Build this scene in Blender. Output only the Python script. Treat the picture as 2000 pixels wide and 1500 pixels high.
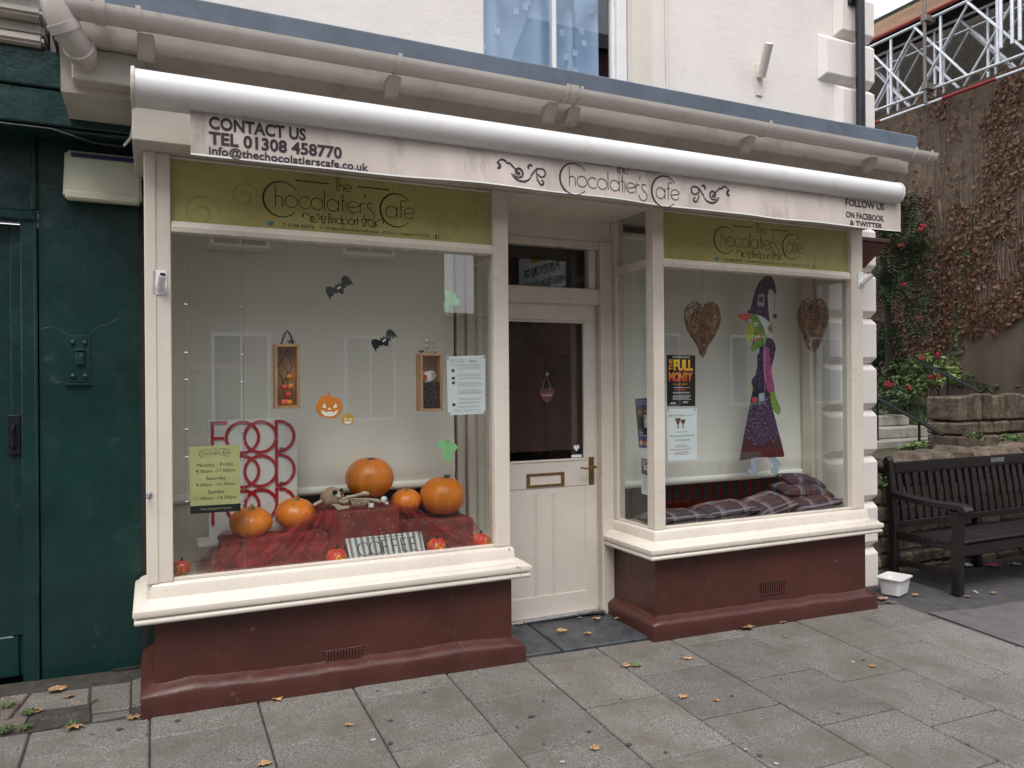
import bpy, bmesh, math, random
from mathutils import Vector, Matrix, noise
random.seed(7)
R = math.radians
S = bpy.context.scene
COL = S.collection
for o in list(bpy.data.objects): bpy.data.objects.remove(o)

# ------------------------------------------------------------------ camera
F_PX, YAW, ROLL = 1500.0, R(25.1), 0.0075
CAM = Vector((0.0, -4.0, 1.55))
FWD = Vector((math.sin(YAW), math.cos(YAW), 0))
RT0 = Vector((math.cos(YAW), -math.sin(YAW), 0)); UP0 = Vector((0, 0, 1))
RT = RT0 * math.cos(ROLL) - UP0 * math.sin(ROLL)
UPV = UP0 * math.cos(ROLL) + RT0 * math.sin(ROLL)
cd = bpy.data.cameras.new('camera'); cam = bpy.data.objects.new('camera', cd); COL.objects.link(cam)
cd.sensor_width = 36; cd.lens = 36 * F_PX / 2000; cd.clip_start = 0.05; cd.clip_end = 2000
m3 = Matrix((RT, UPV, -FWD)).transposed()
cam.matrix_world = Matrix.Translation(CAM) @ m3.to_4x4()
S.camera = cam

def ray(px, py): return FWD + RT * ((px - 1000) / F_PX) + UPV * ((750 - py) / F_PX)
def at(px, py, y):                     # photo pixel on the plane y = const
    d = ray(px, py); t = (y - CAM.y) / d.y; return CAM + d * t
def atx(px, py, x):                    # photo pixel on the plane x = const
    d = ray(px, py); t = (x - CAM.x) / d.x; return CAM + d * t
def gz(x, y):                          # pavement: falls to the right and towards the road
    return .013 - .0247 * min(max(x, -12), 14) + .055 * (min(max(y, -5.0), .6) + .04)
def atg(px, py, dz=0.0):               # photo pixel on the pavement
    d = ray(px, py); t = 3.5
    for _ in range(30):
        p = CAM + d * t; t += (p.z - gz(p.x, p.y) - dz) / -d.z
    return CAM + d * t

# ------------------------------------------------------------------ world, sun, exposure
SUN_EL, SUN_AZ = R(58), R(205)         # azimuth from +y clockwise
w = bpy.data.worlds.new('World'); S.world = w; w.use_nodes = True
nt = w.node_tree; nt.nodes.clear()
wo = nt.nodes.new('ShaderNodeOutputWorld'); bg = nt.nodes.new('ShaderNodeBackground')
sky = nt.nodes.new('ShaderNodeTexSky'); sky.sky_type = 'NISHITA'; sky.sun_disc = False
sky.sun_elevation = SUN_EL; sky.sun_rotation = SUN_AZ; sky.air_density = 1.0; sky.dust_density = 2.5
tc = nt.nodes.new('ShaderNodeTexCoord'); mp = nt.nodes.new('ShaderNodeMapping'); mp.inputs['Scale'].default_value = (1, 1, 2.2)
nz = nt.nodes.new('ShaderNodeTexNoise'); nz.inputs['Scale'].default_value = 2.3; nz.inputs['Detail'].default_value = 7
cr = nt.nodes.new('ShaderNodeValToRGB'); cr.color_ramp.elements[0].position = .40; cr.color_ramp.elements[1].position = .62
cr.color_ramp.elements[0].color = (.45, .45, .45, 1); cr.color_ramp.elements[1].color = (1, 1, 1, 1)
bw = nt.nodes.new('ShaderNodeMix'); bw.data_type = 'RGBA'; bw.inputs[7].default_value = (9.6, 9.6, 10.0, 1)
nt.links.new(tc.outputs['Generated'], mp.inputs[0]); nt.links.new(mp.outputs[0], nz.inputs['Vector'])
nt.links.new(nz.outputs['Fac'], cr.inputs[0]); nt.links.new(cr.outputs[0], bw.inputs[0]); nt.links.new(sky.outputs[0], bw.inputs[6])
nt.links.new(bw.outputs[2], bg.inputs[0]); bg.inputs[1].default_value = .13; nt.links.new(bg.outputs[0], wo.inputs[0])
sl = bpy.data.lights.new('sun', 'SUN'); sl.energy = 1.3; sl.angle = R(30); sl.color = (1, .97, .93)
so = bpy.data.objects.new('sun', sl); COL.objects.link(so)
sd = Vector((math.sin(SUN_AZ) * math.cos(SUN_EL), math.cos(SUN_AZ) * math.cos(SUN_EL), math.sin(SUN_EL)))
so.location = sd * 30; so.rotation_euler = sd.to_track_quat('Z', 'Y').to_euler()
S.view_settings.view_transform = 'Standard'; S.view_settings.look = 'None'; S.view_settings.gamma = 1
S.view_settings.use_curve_mapping = False; S.view_settings.exposure = 0.66
S.render.engine = 'CYCLES'; S.cycles.max_bounces = 8; S.cycles.transparent_max_bounces = 16

# ------------------------------------------------------------------ materials
def nodes(name):
    m = bpy.data.materials.new(name); m.use_nodes = True; n = m.node_tree
    return m, n, n.nodes['Principled BSDF'], n.links
def mixc(n, fac, a, b, mode='MIX'):
    x = n.nodes.new('ShaderNodeMix'); x.data_type = 'RGBA'; x.blend_type = mode
    for i, v in ((0, fac), (6, a), (7, b)):
        if isinstance(v, (int, float)): x.inputs[i].default_value = v
        elif isinstance(v, tuple): x.inputs[i].default_value = (*v[:3], 1)
        else: n.links.new(v, x.inputs[i])
    return x.outputs[2]
def noisef(n, scale, detail=4, rough=.6, lo=.35, hi=.65, stretch=None, coord='Object'):
    t = n.nodes.new('ShaderNodeTexCoord'); v = t.outputs[coord]
    if stretch:
        mpn = n.nodes.new('ShaderNodeMapping'); mpn.inputs['Scale'].default_value = stretch; n.links.new(v, mpn.inputs[0]); v = mpn.outputs[0]
    z = n.nodes.new('ShaderNodeTexNoise'); z.inputs['Scale'].default_value = scale; z.inputs['Detail'].default_value = detail; z.inputs['Roughness'].default_value = rough
    n.links.new(v, z.inputs['Vector'])
    r = n.nodes.new('ShaderNodeMapRange'); r.inputs[1].default_value = lo; r.inputs[2].default_value = hi
    n.links.new(z.outputs['Fac'], r.inputs[0]); return r.outputs[0]
def mat(name, c, rough=.5, var=.12, vs=5, bump=.15, bs=60, bd=.002, dirt=None, dl=(.6, .72), ds=4, metal=0.0, spec=.5, stretch=None, rnd=0.0, coat=0.0):
    m, n, b, l = nodes(name)
    dk = tuple(v * (1 - var) for v in c); lt = tuple(min(1, v * (1 + var)) for v in c)
    col = mixc(n, noisef(n, vs, stretch=stretch), dk, lt)
    if dirt: col = mixc(n, noisef(n, ds, 8, .7, *dl, stretch=stretch), col, dirt)
    if rnd:
        oi = n.nodes.new('ShaderNodeObjectInfo'); mr = n.nodes.new('ShaderNodeMapRange'); mr.inputs[3].default_value = 1 - rnd; mr.inputs[4].default_value = 1 + rnd
        l.new(oi.outputs['Random'], mr.inputs[0]); cc = n.nodes.new('ShaderNodeCombineColor')
        for i in range(3): l.new(mr.outputs[0], cc.inputs[i])
        col = mixc(n, 1.0, col, cc.outputs[0], 'MULTIPLY')
    l.new(col, b.inputs['Base Color']); b.inputs['Metallic'].default_value = metal; b.inputs['Specular IOR Level'].default_value = spec
    b.inputs['Coat Weight'].default_value = coat
    rr = n.nodes.new('ShaderNodeMapRange'); rr.inputs[3].default_value = max(.02, rough - .08); rr.inputs[4].default_value = min(1, rough + .1)
    l.new(noisef(n, vs * 3), rr.inputs[0]); l.new(rr.outputs[0], b.inputs['Roughness'])
    if bump:
        bp = n.nodes.new('ShaderNodeBump'); bp.inputs['Strength'].default_value = bump; bp.inputs['Distance'].default_value = bd
        l.new(noisef(n, bs, 6, .6, 0, 1), bp.inputs['Height']); l.new(bp.outputs[0], b.inputs['Normal'])
    return m
def glass(name, tint=(.96, .98, .97), refl=1.0):
    m, n, b, l = nodes(name); n.nodes.remove(b); out = n.nodes['Material Output']
    g = n.nodes.new('ShaderNodeNewGeometry'); dp = n.nodes.new('ShaderNodeVectorMath'); dp.operation = 'DOT_PRODUCT'
    l.new(g.outputs['Normal'], dp.inputs[0]); l.new(g.outputs['Incoming'], dp.inputs[1])
    def mth(op, a, bb=None):
        q = n.nodes.new('ShaderNodeMath'); q.operation = op
        for i, v in enumerate((a, bb)):
            if v is None: continue
            if isinstance(v, (int, float)): q.inputs[i].default_value = v
            else: l.new(v, q.inputs[i])
        return q.outputs[0]
    f = mth('ADD', mth('MULTIPLY', mth('POWER', mth('SUBTRACT', 1.0, mth('ABSOLUTE', dp.outputs['Value'])), 5.0), .96), .06)
    f = mth('MULTIPLY', f, refl)
    tr = n.nodes.new('ShaderNodeBsdfTransparent'); tr.inputs[0].default_value = (*tint, 1)
    gl = n.nodes.new('ShaderNodeBsdfGlossy'); gl.inputs['Roughness'].default_value = .0
    mx = n.nodes.new('ShaderNodeMixShader'); l.new(f, mx.inputs[0]); l.new(tr.outputs[0], mx.inputs[1]); l.new(gl.outputs[0], mx.inputs[2])
    l.new(mx.outputs[0], out.inputs[0]); return m
def granite(name, c, rnd=.1):
    m, n, b, l = nodes(name)
    col = mixc(n, noisef(n, 120, 4, .8, .40, .60), tuple(v * .42 for v in c), tuple(v * 1.65 for v in c))
    col = mixc(n, noisef(n, 2.6, 7, .7, .44, .64), col, tuple(v * .72 for v in (c[0], c[1] * .97, c[2] * .9)))
    col = mixc(n, noisef(n, 11, 8, .7, .655, .68), col, (.06, .055, .055))
    oi = n.nodes.new('ShaderNodeObjectInfo'); mr = n.nodes.new('ShaderNodeMapRange'); mr.inputs[3].default_value = 1 - rnd; mr.inputs[4].default_value = 1 + rnd
    l.new(oi.outputs['Random'], mr.inputs[0]); cc = n.nodes.new('ShaderNodeCombineColor')
    for i in range(3): l.new(mr.outputs[0], cc.inputs[i])
    l.new(mixc(n, 1.0, col, cc.outputs[0], 'MULTIPLY'), b.inputs['Base Color']); b.inputs['Roughness'].default_value = .75
    bp = n.nodes.new('ShaderNodeBump'); bp.inputs['Strength'].default_value = .5; bp.inputs['Distance'].default_value = .002
    l.new(noisef(n, 150, 4, .6, 0, 1), bp.inputs['Height']); l.new(bp.outputs[0], b.inputs['Normal']); return m

CREAM = (.69, .625, .54)
M = {}
M['cream'] = mat('cream_paint', CREAM, .32, .05, 3, .12, 30, dirt=(.42, .35, .29), dl=(.66, .82), ds=7)
M['creamdirty'] = mat('weathered_cream_paint', (.55, .50, .435), .5, .1, 3, .2, 30, dirt=(.25, .21, .17), dl=(.55, .8), ds=5)
M['sillp'] = mat('chipped_sill_paint', (.72, .66, .58), .3, .05, 3, .12, 30, dirt=(.25, .22, .2), dl=(.655, .67), ds=10)
M['doorp'] = mat('door_paint', (.69, .63, .56), .28, .04, 2, .06, 30, dirt=(.45, .38, .3), dl=(.7, .8))
M['render'] = mat('painted_render', (.74, .69, .645), .75, .04, 2, .5, 22, .006, dirt=(.66, .56, .44), dl=(.62, .8), ds=2.2)
M['maroon'] = mat('maroon_gloss_paint', (.075, .023, .017), .4, .18, 3, .4, 25, .005, dirt=(.17, .095, .08), dl=(.62, .70), ds=12)
M['green'] = mat('dark_green_gloss_paint', (.0055, .032, .029), .26, .2, 3, .8, 9, .006, dirt=(.03, .065, .062), dl=(.62, .68), ds=9)
M['lead'] = mat('lead_sheet', (.088, .118, .152), .5, .18, 4, .3, 30, dirt=(.02, .022, .025), dl=(.62, .72), ds=7)
M['gutter'] = mat('gutter_plastic', (.55, .50, .455), .38, .07, 4, .05, 40, dirt=(.3, .26, .22), dl=(.6, .78), ds=5)
M['alu'] = mat('white_awning_metal', (.68, .675, .66), .36, .03, 3, .02, 40, dirt=(.54, .51, .48), dl=(.55, .8), ds=6)
M['valance'] = mat('awning_fabric', (.57, .505, .45), .85, .1, 2.2, .2, 300, .0006, dirt=(.34, .29, .25), dl=(.53, .72), ds=3.5, stretch=(1.6, 1, .5))
M['ink'] = mat('dark_purple_print', (.028, .012, .022), .6, .15, 9, 0)
M['inkbrown'] = mat('dark_brown_print', (.022, .012, .010), .5, .1, 9, 0)
M['lime'] = mat('lime_sign_vinyl', (.43, .40, .15), .28, .12, 2.2, .02, 40)
M['limetone'] = mat('lime_sign_swirl', (.37, .34, .12), .32, .1, 3, 0)
M['limecard'] = mat('lime_card', (.50, .50, .215), .5, .06, 5, 0)
M['teal'] = mat('teal_print', (.02, .22, .25), .5, .05, 5, 0)
M['navy'] = mat('navy_print', (.008, .014, .045), .4, .1, 5, 0)
M['white'] = mat('white_plastic', (.78, .78, .77), .35, .04, 5, .03)
M['paper'] = mat('white_paper', (.74, .78, .80), .7, .03, 5, .05, 8)
M['black'] = mat('black_print', (.008, .008, .009), .45, .2, 8, 0)
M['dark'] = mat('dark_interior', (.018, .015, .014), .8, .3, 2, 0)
M['blind'] = mat('roller_blind_cloth', (.90, .89, .81), .85, .03, 2, .1, 200, .0005)
M['glass'] = glass('window_glass')
M['brass'] = mat('aged_brass', (.30, .19, .075), .38, .25, 30, .15, 90, metal=.85)
M['steel'] = mat('brushed_steel', (.45, .46, .48), .3, .1, 20, .05, metal=.9)
M['pave'] = granite('speckled_concrete_slab', (.158, .147, .132), .15)
M['pavepink'] = granite('pinkish_concrete', (.2, .16, .145), .1)
M['bed'] = mat('joint_dirt', (.045, .04, .034), .95, .3, 20, .6, 60)
M['asphalt'] = mat('asphalt', (.06, .058, .06), .85, .2, 8, .8, 160, .004, dirt=(.14, .135, .13), dl=(.68, .72), ds=24)
M['asphalt2'] = mat('worn_asphalt', (.115, .10, .105), .85, .15, 8, .8, 160, .004, dirt=(.25, .24, .23), dl=(.70, .74), ds=18)
M['slate'] = mat('slate_step', (.055, .06, .068), .45, .35, 9, .5, 50, .003)
M['pumpkin'] = mat('pumpkin_skin', (.72, .20, .012), .35, .16, 7, .12, 40, stretch=(1, 1, .3), rnd=.08)
M['stem'] = mat('pumpkin_stem', (.36, .25, .08), .8, .25, 20, .5)
M['toy'] = mat('painted_toy_pumpkin', (.62, .045, .02), .3, .2, 6, .1, dirt=(.85, .45, .03), dl=(.52, .62), ds=9)
M['toyeye'] = mat('toy_yellow_paint', (.85, .55, .04), .4, .1, 8, 0)
M['wood'] = mat('pale_pine', (.50, .27, .12), .5, .18, 14, .15, 60, stretch=(6, 6, .6))
M['crate'] = mat('dark_red_cloth_box', (.17, .06, .042), .85, .35, 12, .5, 40, .004)
M['red'] = mat('red_acrylic', (.42, .008, .02), .35, .05, 6, 0)
M['bone'] = mat('old_bone', (.50, .40, .29), .6, .2, 25, .3, 50, dirt=(.22, .12, .06), dl=(.55, .7), ds=18)
M['twig'] = mat('wicker_twig', (.27, .16, .085), .8, .5, 16, .3)
M['string'] = mat('jute_string', (.45, .33, .17), .8, .1, 30, .2)
M['bench'] = mat('dark_stained_wood', (.013, .009, .009), .36, .3, 10, .35, 40, stretch=(.7, 6, 6))
M['stone'] = mat('rough_ham_stone', (.125, .094, .066), .9, .4, 9, 1.0, 22, .02, dirt=(.045, .04, .033), dl=(.48, .66), ds=7, rnd=.28)
M['palestone'] = mat('pale_step_stone', (.31, .29, .255), .85, .18, 8, .6, 40, .006, dirt=(.11, .11, .08), dl=(.55, .75), ds=7)
M['mortar'] = mat('dark_mortar', (.07, .06, .048), .95, .3, 14, .8, 40, .008)
M['iron'] = mat('black_painted_iron', (.008, .009, .011), .35, .2, 10, .15)
M['vinewall'] = mat('brown_rendered_wall', (.13, .098, .07), .95, .22, 1.6, .5, 20, .01, dirt=(.26, .21, .15), dl=(.55, .75), ds=1.5, stretch=(1, 1, .4))
M['tube'] = mat('scaffold_alloy', (.62, .64, .67), .32, .12, 6, .08, 40, metal=.55)
M['tubedark'] = mat('galvanised_tube', (.17, .155, .14), .55, .2, 9, .1, metal=.4)
M['redpaint'] = mat('red_band_paint', (.25, .012, .012), .5, .2, 6, .1)
M['greenpaint'] = mat('green_band_paint', (.01, .42, .05), .5, .1, 6, .05)
M['alarm'] = mat('cream_alarm_plastic', (.55, .56, .43), .35, .06, 4, .03, dirt=(.3, .3, .22), dl=(.65, .8))
M['blue'] = mat('blue_plastic', (.008, .02, .085), .35, .1, 5, 0)
M['clear'] = glass('clear_acrylic', (.97, .98, .98), .45)
M['maroonblind'] = mat('maroon_door_blind', (.05, .02, .019), .8, .1, 3, .1)
M['fabricblue'] = mat('net_curtain', (.36, .48, .68), .9, .07, 4, .3, 250, .001)
M['netmotif'] = mat('net_curtain_motif', (.52, .62, .78), .9, .05, 5, 0)
def foliage(name, c, var=.5, fs=5):
    m, n, b, l = nodes(name)
    col = mixc(n, noisef(n, fs, 4, .6, .3, .7), tuple(v * (1 - var) for v in c), tuple(v * (1 + var) for v in c))
    l.new(col, b.inputs['Base Color']); b.inputs['Roughness'].default_value = .55; b.inputs['Subsurface Weight'].default_value = 0
    return m
M['leafdark'] = foliage('dark_green_leaf', (.03, .06, .022))
M['leafmid'] = foliage('green_leaf', (.065, .12, .03))
M['leafpale'] = foliage('pale_green_leaf', (.14, .20, .06))
M['grass'] = foliage('grass_blade', (.06, .13, .025))
M['vineleaf'] = foliage('dry_vine_leaf', (.125, .058, .027), .75, 22)
M['vinestem'] = mat('vine_stem', (.19, .14, .105), .9, .3, 10, 0)
M['bark'] = mat('tree_bark', (.035, .027, .02), .9, .3, 12, .6, 30)
M['flower'] = mat('red_petal', (.42, .022, .04), .6, .3, 9, 0)
M['dryleaf'] = mat('dry_plane_leaf', (.37, .225, .105), .7, .35, 25, .2, rnd=.3)
M['skullbone'] = mat('stained_skull', (.36, .245, .165), .6, .3, 22, .3, 50, dirt=(.15, .07, .04), dl=(.5, .68), ds=15)
M['crack'] = mat('worn_paint_edge', (.10, .125, .115), .6, .2, 9, 0)
M['bone_pale'] = mat('pale_spatter', (.42, .41, .39), .8, .1, 30, 0)
# ------------------------------------------------------------------ mesh helpers
class MB:
    def __init__(s): s.v = []; s.f = []
    def add(s, vs, fs):
        k = len(s.v); s.v += [tuple(v) for v in vs]; s.f += [tuple(i + k for i in f) for f in fs]; return s
    def box(s, x0, x1, y0, y1, z0, z1):
        return s.add([(x0,y0,z0),(x1,y0,z0),(x1,y1,z0),(x0,y1,z0),(x0,y0,z1),(x1,y0,z1),(x1,y1,z1),(x0,y1,z1)],
                     [(0,3,2,1),(4,5,6,7),(0,1,5,4),(1,2,6,5),(2,3,7,6),(3,0,4,7)])
    def quad(s, a, b, c, d): return s.add([a, b, c, d], [(0, 1, 2, 3)])
    def prism(s, poly, ax, a0, a1):
        n = len(poly); P = {'y': lambda p, a: (p[0], a, p[1]), 'x': lambda p, a: (a, p[0], p[1]), 'z': lambda p, a: (p[0], p[1], a)}[ax]
        return s.add([P(p, a0) for p in poly] + [P(p, a1) for p in poly],
                     [tuple(range(n)), tuple(range(2*n-1, n-1, -1))] + [(i, (i+1) % n, (i+1) % n + n, i + n) for i in range(n)])
    def plate(s, poly, mp, n0, n1):     # polygon in a mapped 2D plane with a thickness
        n = len(poly)
        return s.add([mp(p[0], p[1], n0) for p in poly] + [mp(p[0], p[1], n1) for p in poly],
                     [tuple(range(n)), tuple(range(2*n-1, n-1, -1))] + [(i, (i+1) % n, (i+1) % n + n, i + n) for i in range(n)])
    def tube(s, pts, r, n=8, cap=True):
        pts = [Vector(p) for p in pts]; m = len(pts); rs = r if isinstance(r, (list, tuple)) else [r] * m; vs = []; fs = []; pa = None
        for i, p in enumerate(pts):
            t = (pts[min(i+1, m-1)] - pts[max(i-1, 0)]).normalized()
            if pa is None: a = t.cross(Vector((0, 0, 1)) if abs(t.z) < .9 else Vector((1, 0, 0))).normalized()
            else: a = (pa - t * pa.dot(t)).normalized()
            pa = a; b = t.cross(a)
            vs += [p + (a * math.cos(2*math.pi*k/n) + b * math.sin(2*math.pi*k/n)) * rs[i] for k in range(n)]
        for i in range(m-1): fs += [(i*n+k, i*n+(k+1) % n, (i+1)*n+(k+1) % n, (i+1)*n+k) for k in range(n)]
        if cap: fs += [tuple(range(n-1, -1, -1)), tuple((m-1)*n + k for k in range(n))]
        return s.add(vs, fs)
    def ell(s, c, rx, ry, rz, nu=16, nv=10, fn=None):
        c = Vector(c); vs = []; fs = []
        for j in range(nv+1):
            ph = math.pi * j / nv
            for i in range(nu):
                th = 2*math.pi*i/nu; k = fn(th, ph) if fn else 1
                vs.append(c + Vector((rx*math.sin(ph)*math.cos(th)*k, ry*math.sin(ph)*math.sin(th)*k, rz*math.cos(ph)*k)))
        for j in range(nv): fs += [(j*nu+i, (j+1)*nu+i, (j+1)*nu+(i+1) % nu, j*nu+(i+1) % nu) for i in range(nu)]
        return s.add(vs, fs)
    def sweep(s, path, prof):          # path in xy, profile (outward, z); outward = right of travel
        P = [Vector(p) for p in path]; rows = []
        for i, p in enumerate(P):
            a = (P[i] - P[i-1]).normalized() if i else (P[1] - P[0]).normalized(); b = (P[i+1] - P[i]).normalized() if i < len(P)-1 else a
            na = Vector((a.y, -a.x)); nb = Vector((b.y, -b.x)); m = (na + nb).normalized(); m = m / max(.3, m.dot(na))
            rows.append([(p.x + m.x*o, p.y + m.y*o, z) for o, z in prof])
        n = len(prof); k = [v for r in rows for v in r]
        fs = [(i*n+j, (i+1)*n+j, (i+1)*n+j+1, i*n+j+1) for i in range(len(P)-1) for j in range(n-1)]
        if n > 2: fs += [tuple(range(n)), tuple(range((len(P)-1)*n + n-1, (len(P)-1)*n - 1, -1))]
        return s.add(k, fs)
def wl(o):
    v = Vector((0, 0, 0))
    while o: v += o.location; o = o.parent
    return v
def build(name, mb, m, parent=None, bevel=0.0, smooth=None, seg=1, uvfix=True):
    bm = bmesh.new(); vs = [bm.verts.new(v) for v in mb.v]
    for f in mb.f:
        try: bm.faces.new([vs[i] for i in f])
        except ValueError: pass
    bm.normal_update()
    bmesh.ops.remove_doubles(bm, verts=bm.verts, dist=1e-6) if smooth is not None and len(mb.v) < 60000 else None
    bmesh.ops.recalc_face_normals(bm, faces=bm.faces)
    if bevel:
        es = [e for e in bm.edges if len(e.link_faces) == 2 and e.calc_face_angle(0) > .5]
        bmesh.ops.bevel(bm, geom=es, offset=bevel, segments=seg, affect='EDGES', clamp_overlap=True)
    if parent is not None: org = wl(parent)
    else:
        xs = [v.co for v in bm.verts]; lo = Vector([min(c[i] for c in xs) for i in range(3)]); hi = Vector([max(c[i] for c in xs) for i in range(3)])
        org = Vector(((lo.x+hi.x)/2, (lo.y+hi.y)/2, lo.z))
    bmesh.ops.translate(bm, vec=-org, verts=bm.verts)
    me = bpy.data.meshes.new(name); bm.to_mesh(me); bm.free()
    if m is not None: me.materials.append(M[m] if isinstance(m, str) else m)
    if smooth is not None:
        for p in me.polygons: p.use_smooth = True
        me.set_sharp_from_angle(angle=R(smooth))
    o = bpy.data.objects.new(name, me); COL.objects.link(o)
    if parent is not None: o.parent = parent
    else: o.location = org
    return o
def tag(o, label, cat, group=None):
    o['label'] = label; o['category'] = cat
    if group: o['group'] = group
    return o
def thing(name, loc, label, cat, group=None):
    o = bpy.data.objects.new(name, None); o.empty_display_size = .1; COL.objects.link(o); o.location = loc; return tag(o, label, cat, group)
def struct(o): o['kind'] = 'structure'; return o
def stuff(o): o['kind'] = 'stuff'; return o
def B(name, m, parent, x0, x1, y0, y1, z0, z1, bevel=.003, seg=1): return build(name, MB().box(x0, x1, y0, y1, z0, z1), m, parent, bevel, seg=seg)
def T(name, m, parent, pts, r, n=8): return build(name, MB().tube(pts, r, n), m, parent, smooth=40)
def copy_tree(o, parent=None, off=(0, 0, 0)):
    c = o.copy(); COL.objects.link(c); c.parent = parent
    if parent is None: c.location = o.location + Vector(off)
    for ch in list(o.children): copy_tree(ch, c)
    return c
def facing(y):                          # 2D (x, z) on a plane facing the street
    return lambda s, t, n: (s, y - n, t)
# ------------------------------------------------------------------ lettering
_tc = {}
def glyphs(body, sp=1.0, off=0.0):
    k = (body, sp, off)
    if k not in _tc:
        cu = bpy.data.curves.new('t', 'FONT'); cu.body = body; cu.space_character = sp; cu.offset = off; cu.resolution_u = 3
        ob = bpy.data.objects.new('t', cu); COL.objects.link(ob)
        me = bpy.data.meshes.new_from_object(ob.evaluated_get(bpy.context.evaluated_depsgraph_get()))
        vs = [(v.co.x, v.co.y) for v in me.vertices]; fs = [tuple(p.vertices) for p in me.polygons]
        bpy.data.objects.remove(ob); bpy.data.curves.remove(cu); bpy.data.meshes.remove(me)
        x0 = min(v[0] for v in vs); x1 = max(v[0] for v in vs); y0 = min(v[1] for v in vs); y1 = max(v[1] for v in vs)
        _tc[k] = ([((v[0]-x0)/(x1-x0), (v[1]-y0)/(y1-y0)) for v in vs], fs, (x1-x0)/(y1-y0))
    return _tc[k]
def text(mb, body, s0, s1, t0, t1, mp, n=.0012, sp=1.0, off=0.0):   # fit into the rectangle
    vs, fs, _ = glyphs(body, sp, off); mb.add([mp(s0 + v[0]*(s1-s0), t0 + v[1]*(t1-t0), n) for v in vs], fs)
def ctext(mb, body, sc, t0, h, mp, n=.0012, wmax=None, off=0.0):      # centred, natural width
    a = glyphs(body, 1.0, off)[2] * h; a = min(a, wmax) if wmax else a; text(mb, body, sc - a/2, sc + a/2, t0, t0 + h, mp, n, 1.0, off)
_sn = [0]
def stroke(mb, pts, w, mp, n=.0012):
    _sn[0] = (_sn[0] + 1) % 12; n = n + _sn[0] * .00008; m = len(pts); ws = w if isinstance(w, (list, tuple)) else [w] * m
    P = [Vector((p[0], p[1])) for p in pts]; vs = []
    for i in range(m):
        t = (P[min(i+1, m-1)] - P[max(i-1, 0)]); t = t.normalized() if t.length > 1e-9 else Vector((1, 0)); nn = Vector((-t.y, t.x)) * ws[i] / 2
        a, b = P[i] + nn, P[i] - nn; vs += [mp(a.x, a.y, n), mp(b.x, b.y, n)]
    mb.add(vs, [(2*i, 2*i+1, 2*i+3, 2*i+2) for i in range(m-1)])
def arc(cx, cy, r, a0, a1, k=18, ry=None):
    return [(cx + r*math.cos(R(a0 + (a1-a0)*i/k)), cy + (ry or r)*math.sin(R(a0 + (a1-a0)*i/k))) for i in range(k+1)]
def taper(k, w, lo=.45): return [w * (lo + (1-lo) * math.sin(math.pi * i / (k-1))) for i in range(k)]
def deco(ch):                           # thin art-deco letters: strokes and advance, x-height 1
    o = arc(.5, .5, .5, 0, 360, 28)
    D = {'o': ([o], 1.12), 'c': ([arc(.5, .5, .5, 45, 318, 22)], .98), 'a': ([o, [(1, 1), (1, 0)]], 1.2), 'd': ([o, [(1, 1.75), (1, 0)]], 1.2),
         'p': ([o, [(0, 1), (0, -.75)]], 1.12), 'l': ([[(0, 1.75), (0, 0)]], .2), 'i': ([[(0, 1), (0, 0)]], .2), 't': ([[(.14, 1.5), (.14, 0)], [(0, 1), (.3, 1)]], .42),
         'h': ([[(0, 1.75), (0, 0)], arc(.3, .6, .3, 180, 0, 12) + [(.6, 0)]], .78), 'e': ([arc(.45, .5, .48, 10, 325, 26), [(0, .42), (.92, .6)]], 1.02),
         'r': ([[(0, 1), (0, 0)], arc(.28, .62, .28, 180, 60, 8)], .42), 's': ([arc(.35, .72, .28, 50, 250, 12) + arc(.22, -.1, .45, 70, -190, 18)], .85),
         "'": ([[(.05, 1.75), (0, 1.4)]], .15), 'f': ([[(.16, 0), (.16, 1.3)] + arc(.4, 1.35, .24, 180, 40, 8), [(0, 1), (.4, 1)]], .5),
         'T': ([[(.0, 1.75), (.5, 1.75)], [(.25, 1.75), (.25, 0)]], .55), 'B': ([[(0, 1.75), (0, 0)], arc(.0, 1.33, .45, 90, -90, 12, .42), arc(0, .45, .6, 90, -90, 12, .45)], .75), ' ': ([], .4)}
    return D[ch]
def decoline(mb, body, x, y, h, w, mp, n=.0012):
    for ch in body:
        st, ad = deco(ch)
        for s in st: stroke(mb, [(x + p[0]*h, y + p[1]*h) for p in s], w, mp, n)
        x += ad * h
    return x
def decowidth(body): return sum(deco(c)[1] for c in body)
def scroll(mb, cx, cy, s, d, w, mp, n=.0012):   # spiral flourish, d = 1 or -1 mirrors it
    def X(pts): return [(cx + d*p[0]*s, cy + p[1]*s) for p in pts]
    sp = [((.62 - .5*i/30) * math.cos(R(200 + 18*i)) * .8, (.62 - .5*i/30) * math.sin(R(200 + 18*i)) * .8) for i in range(31)]
    stroke(mb, X(sp), taper(31, w*1.5), mp, n)
    stroke(mb, X([(-1.9 + .14*i, .55 + .35*math.sin(i*.42)) if i < 8 else (-1.9 + .14*i, .83 - .13*(i-7)) for i in range(15)]), taper(15, w*1.3), mp, n)
    stroke(mb, X(arc(-1.78, .33, .18, 100, -120, 10)), w*1.8, mp, n)
    stroke(mb, X(arc(.25, .25, 1.0, 205, 330, 16)), taper(17, w*1.4), mp, n)
    stroke(mb, X([(1.1, -.2), (1.35, .15), (1.7, .5), (2.1, .55)] + arc(2.1, .2, .36, 80, -160, 12)), w*1.1, mp, n)
    stroke(mb, X([(1.75, .5), (1.62, .1), (1.68, -.4), (1.9, -.75)] + arc(2.05, -.62, .2, -110, 100, 8)), taper(13, w*1.4), mp, n)
    stroke(mb, X(arc(1.1, .55, .2, 30, 230, 8)), w*1.4, mp, n)
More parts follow.
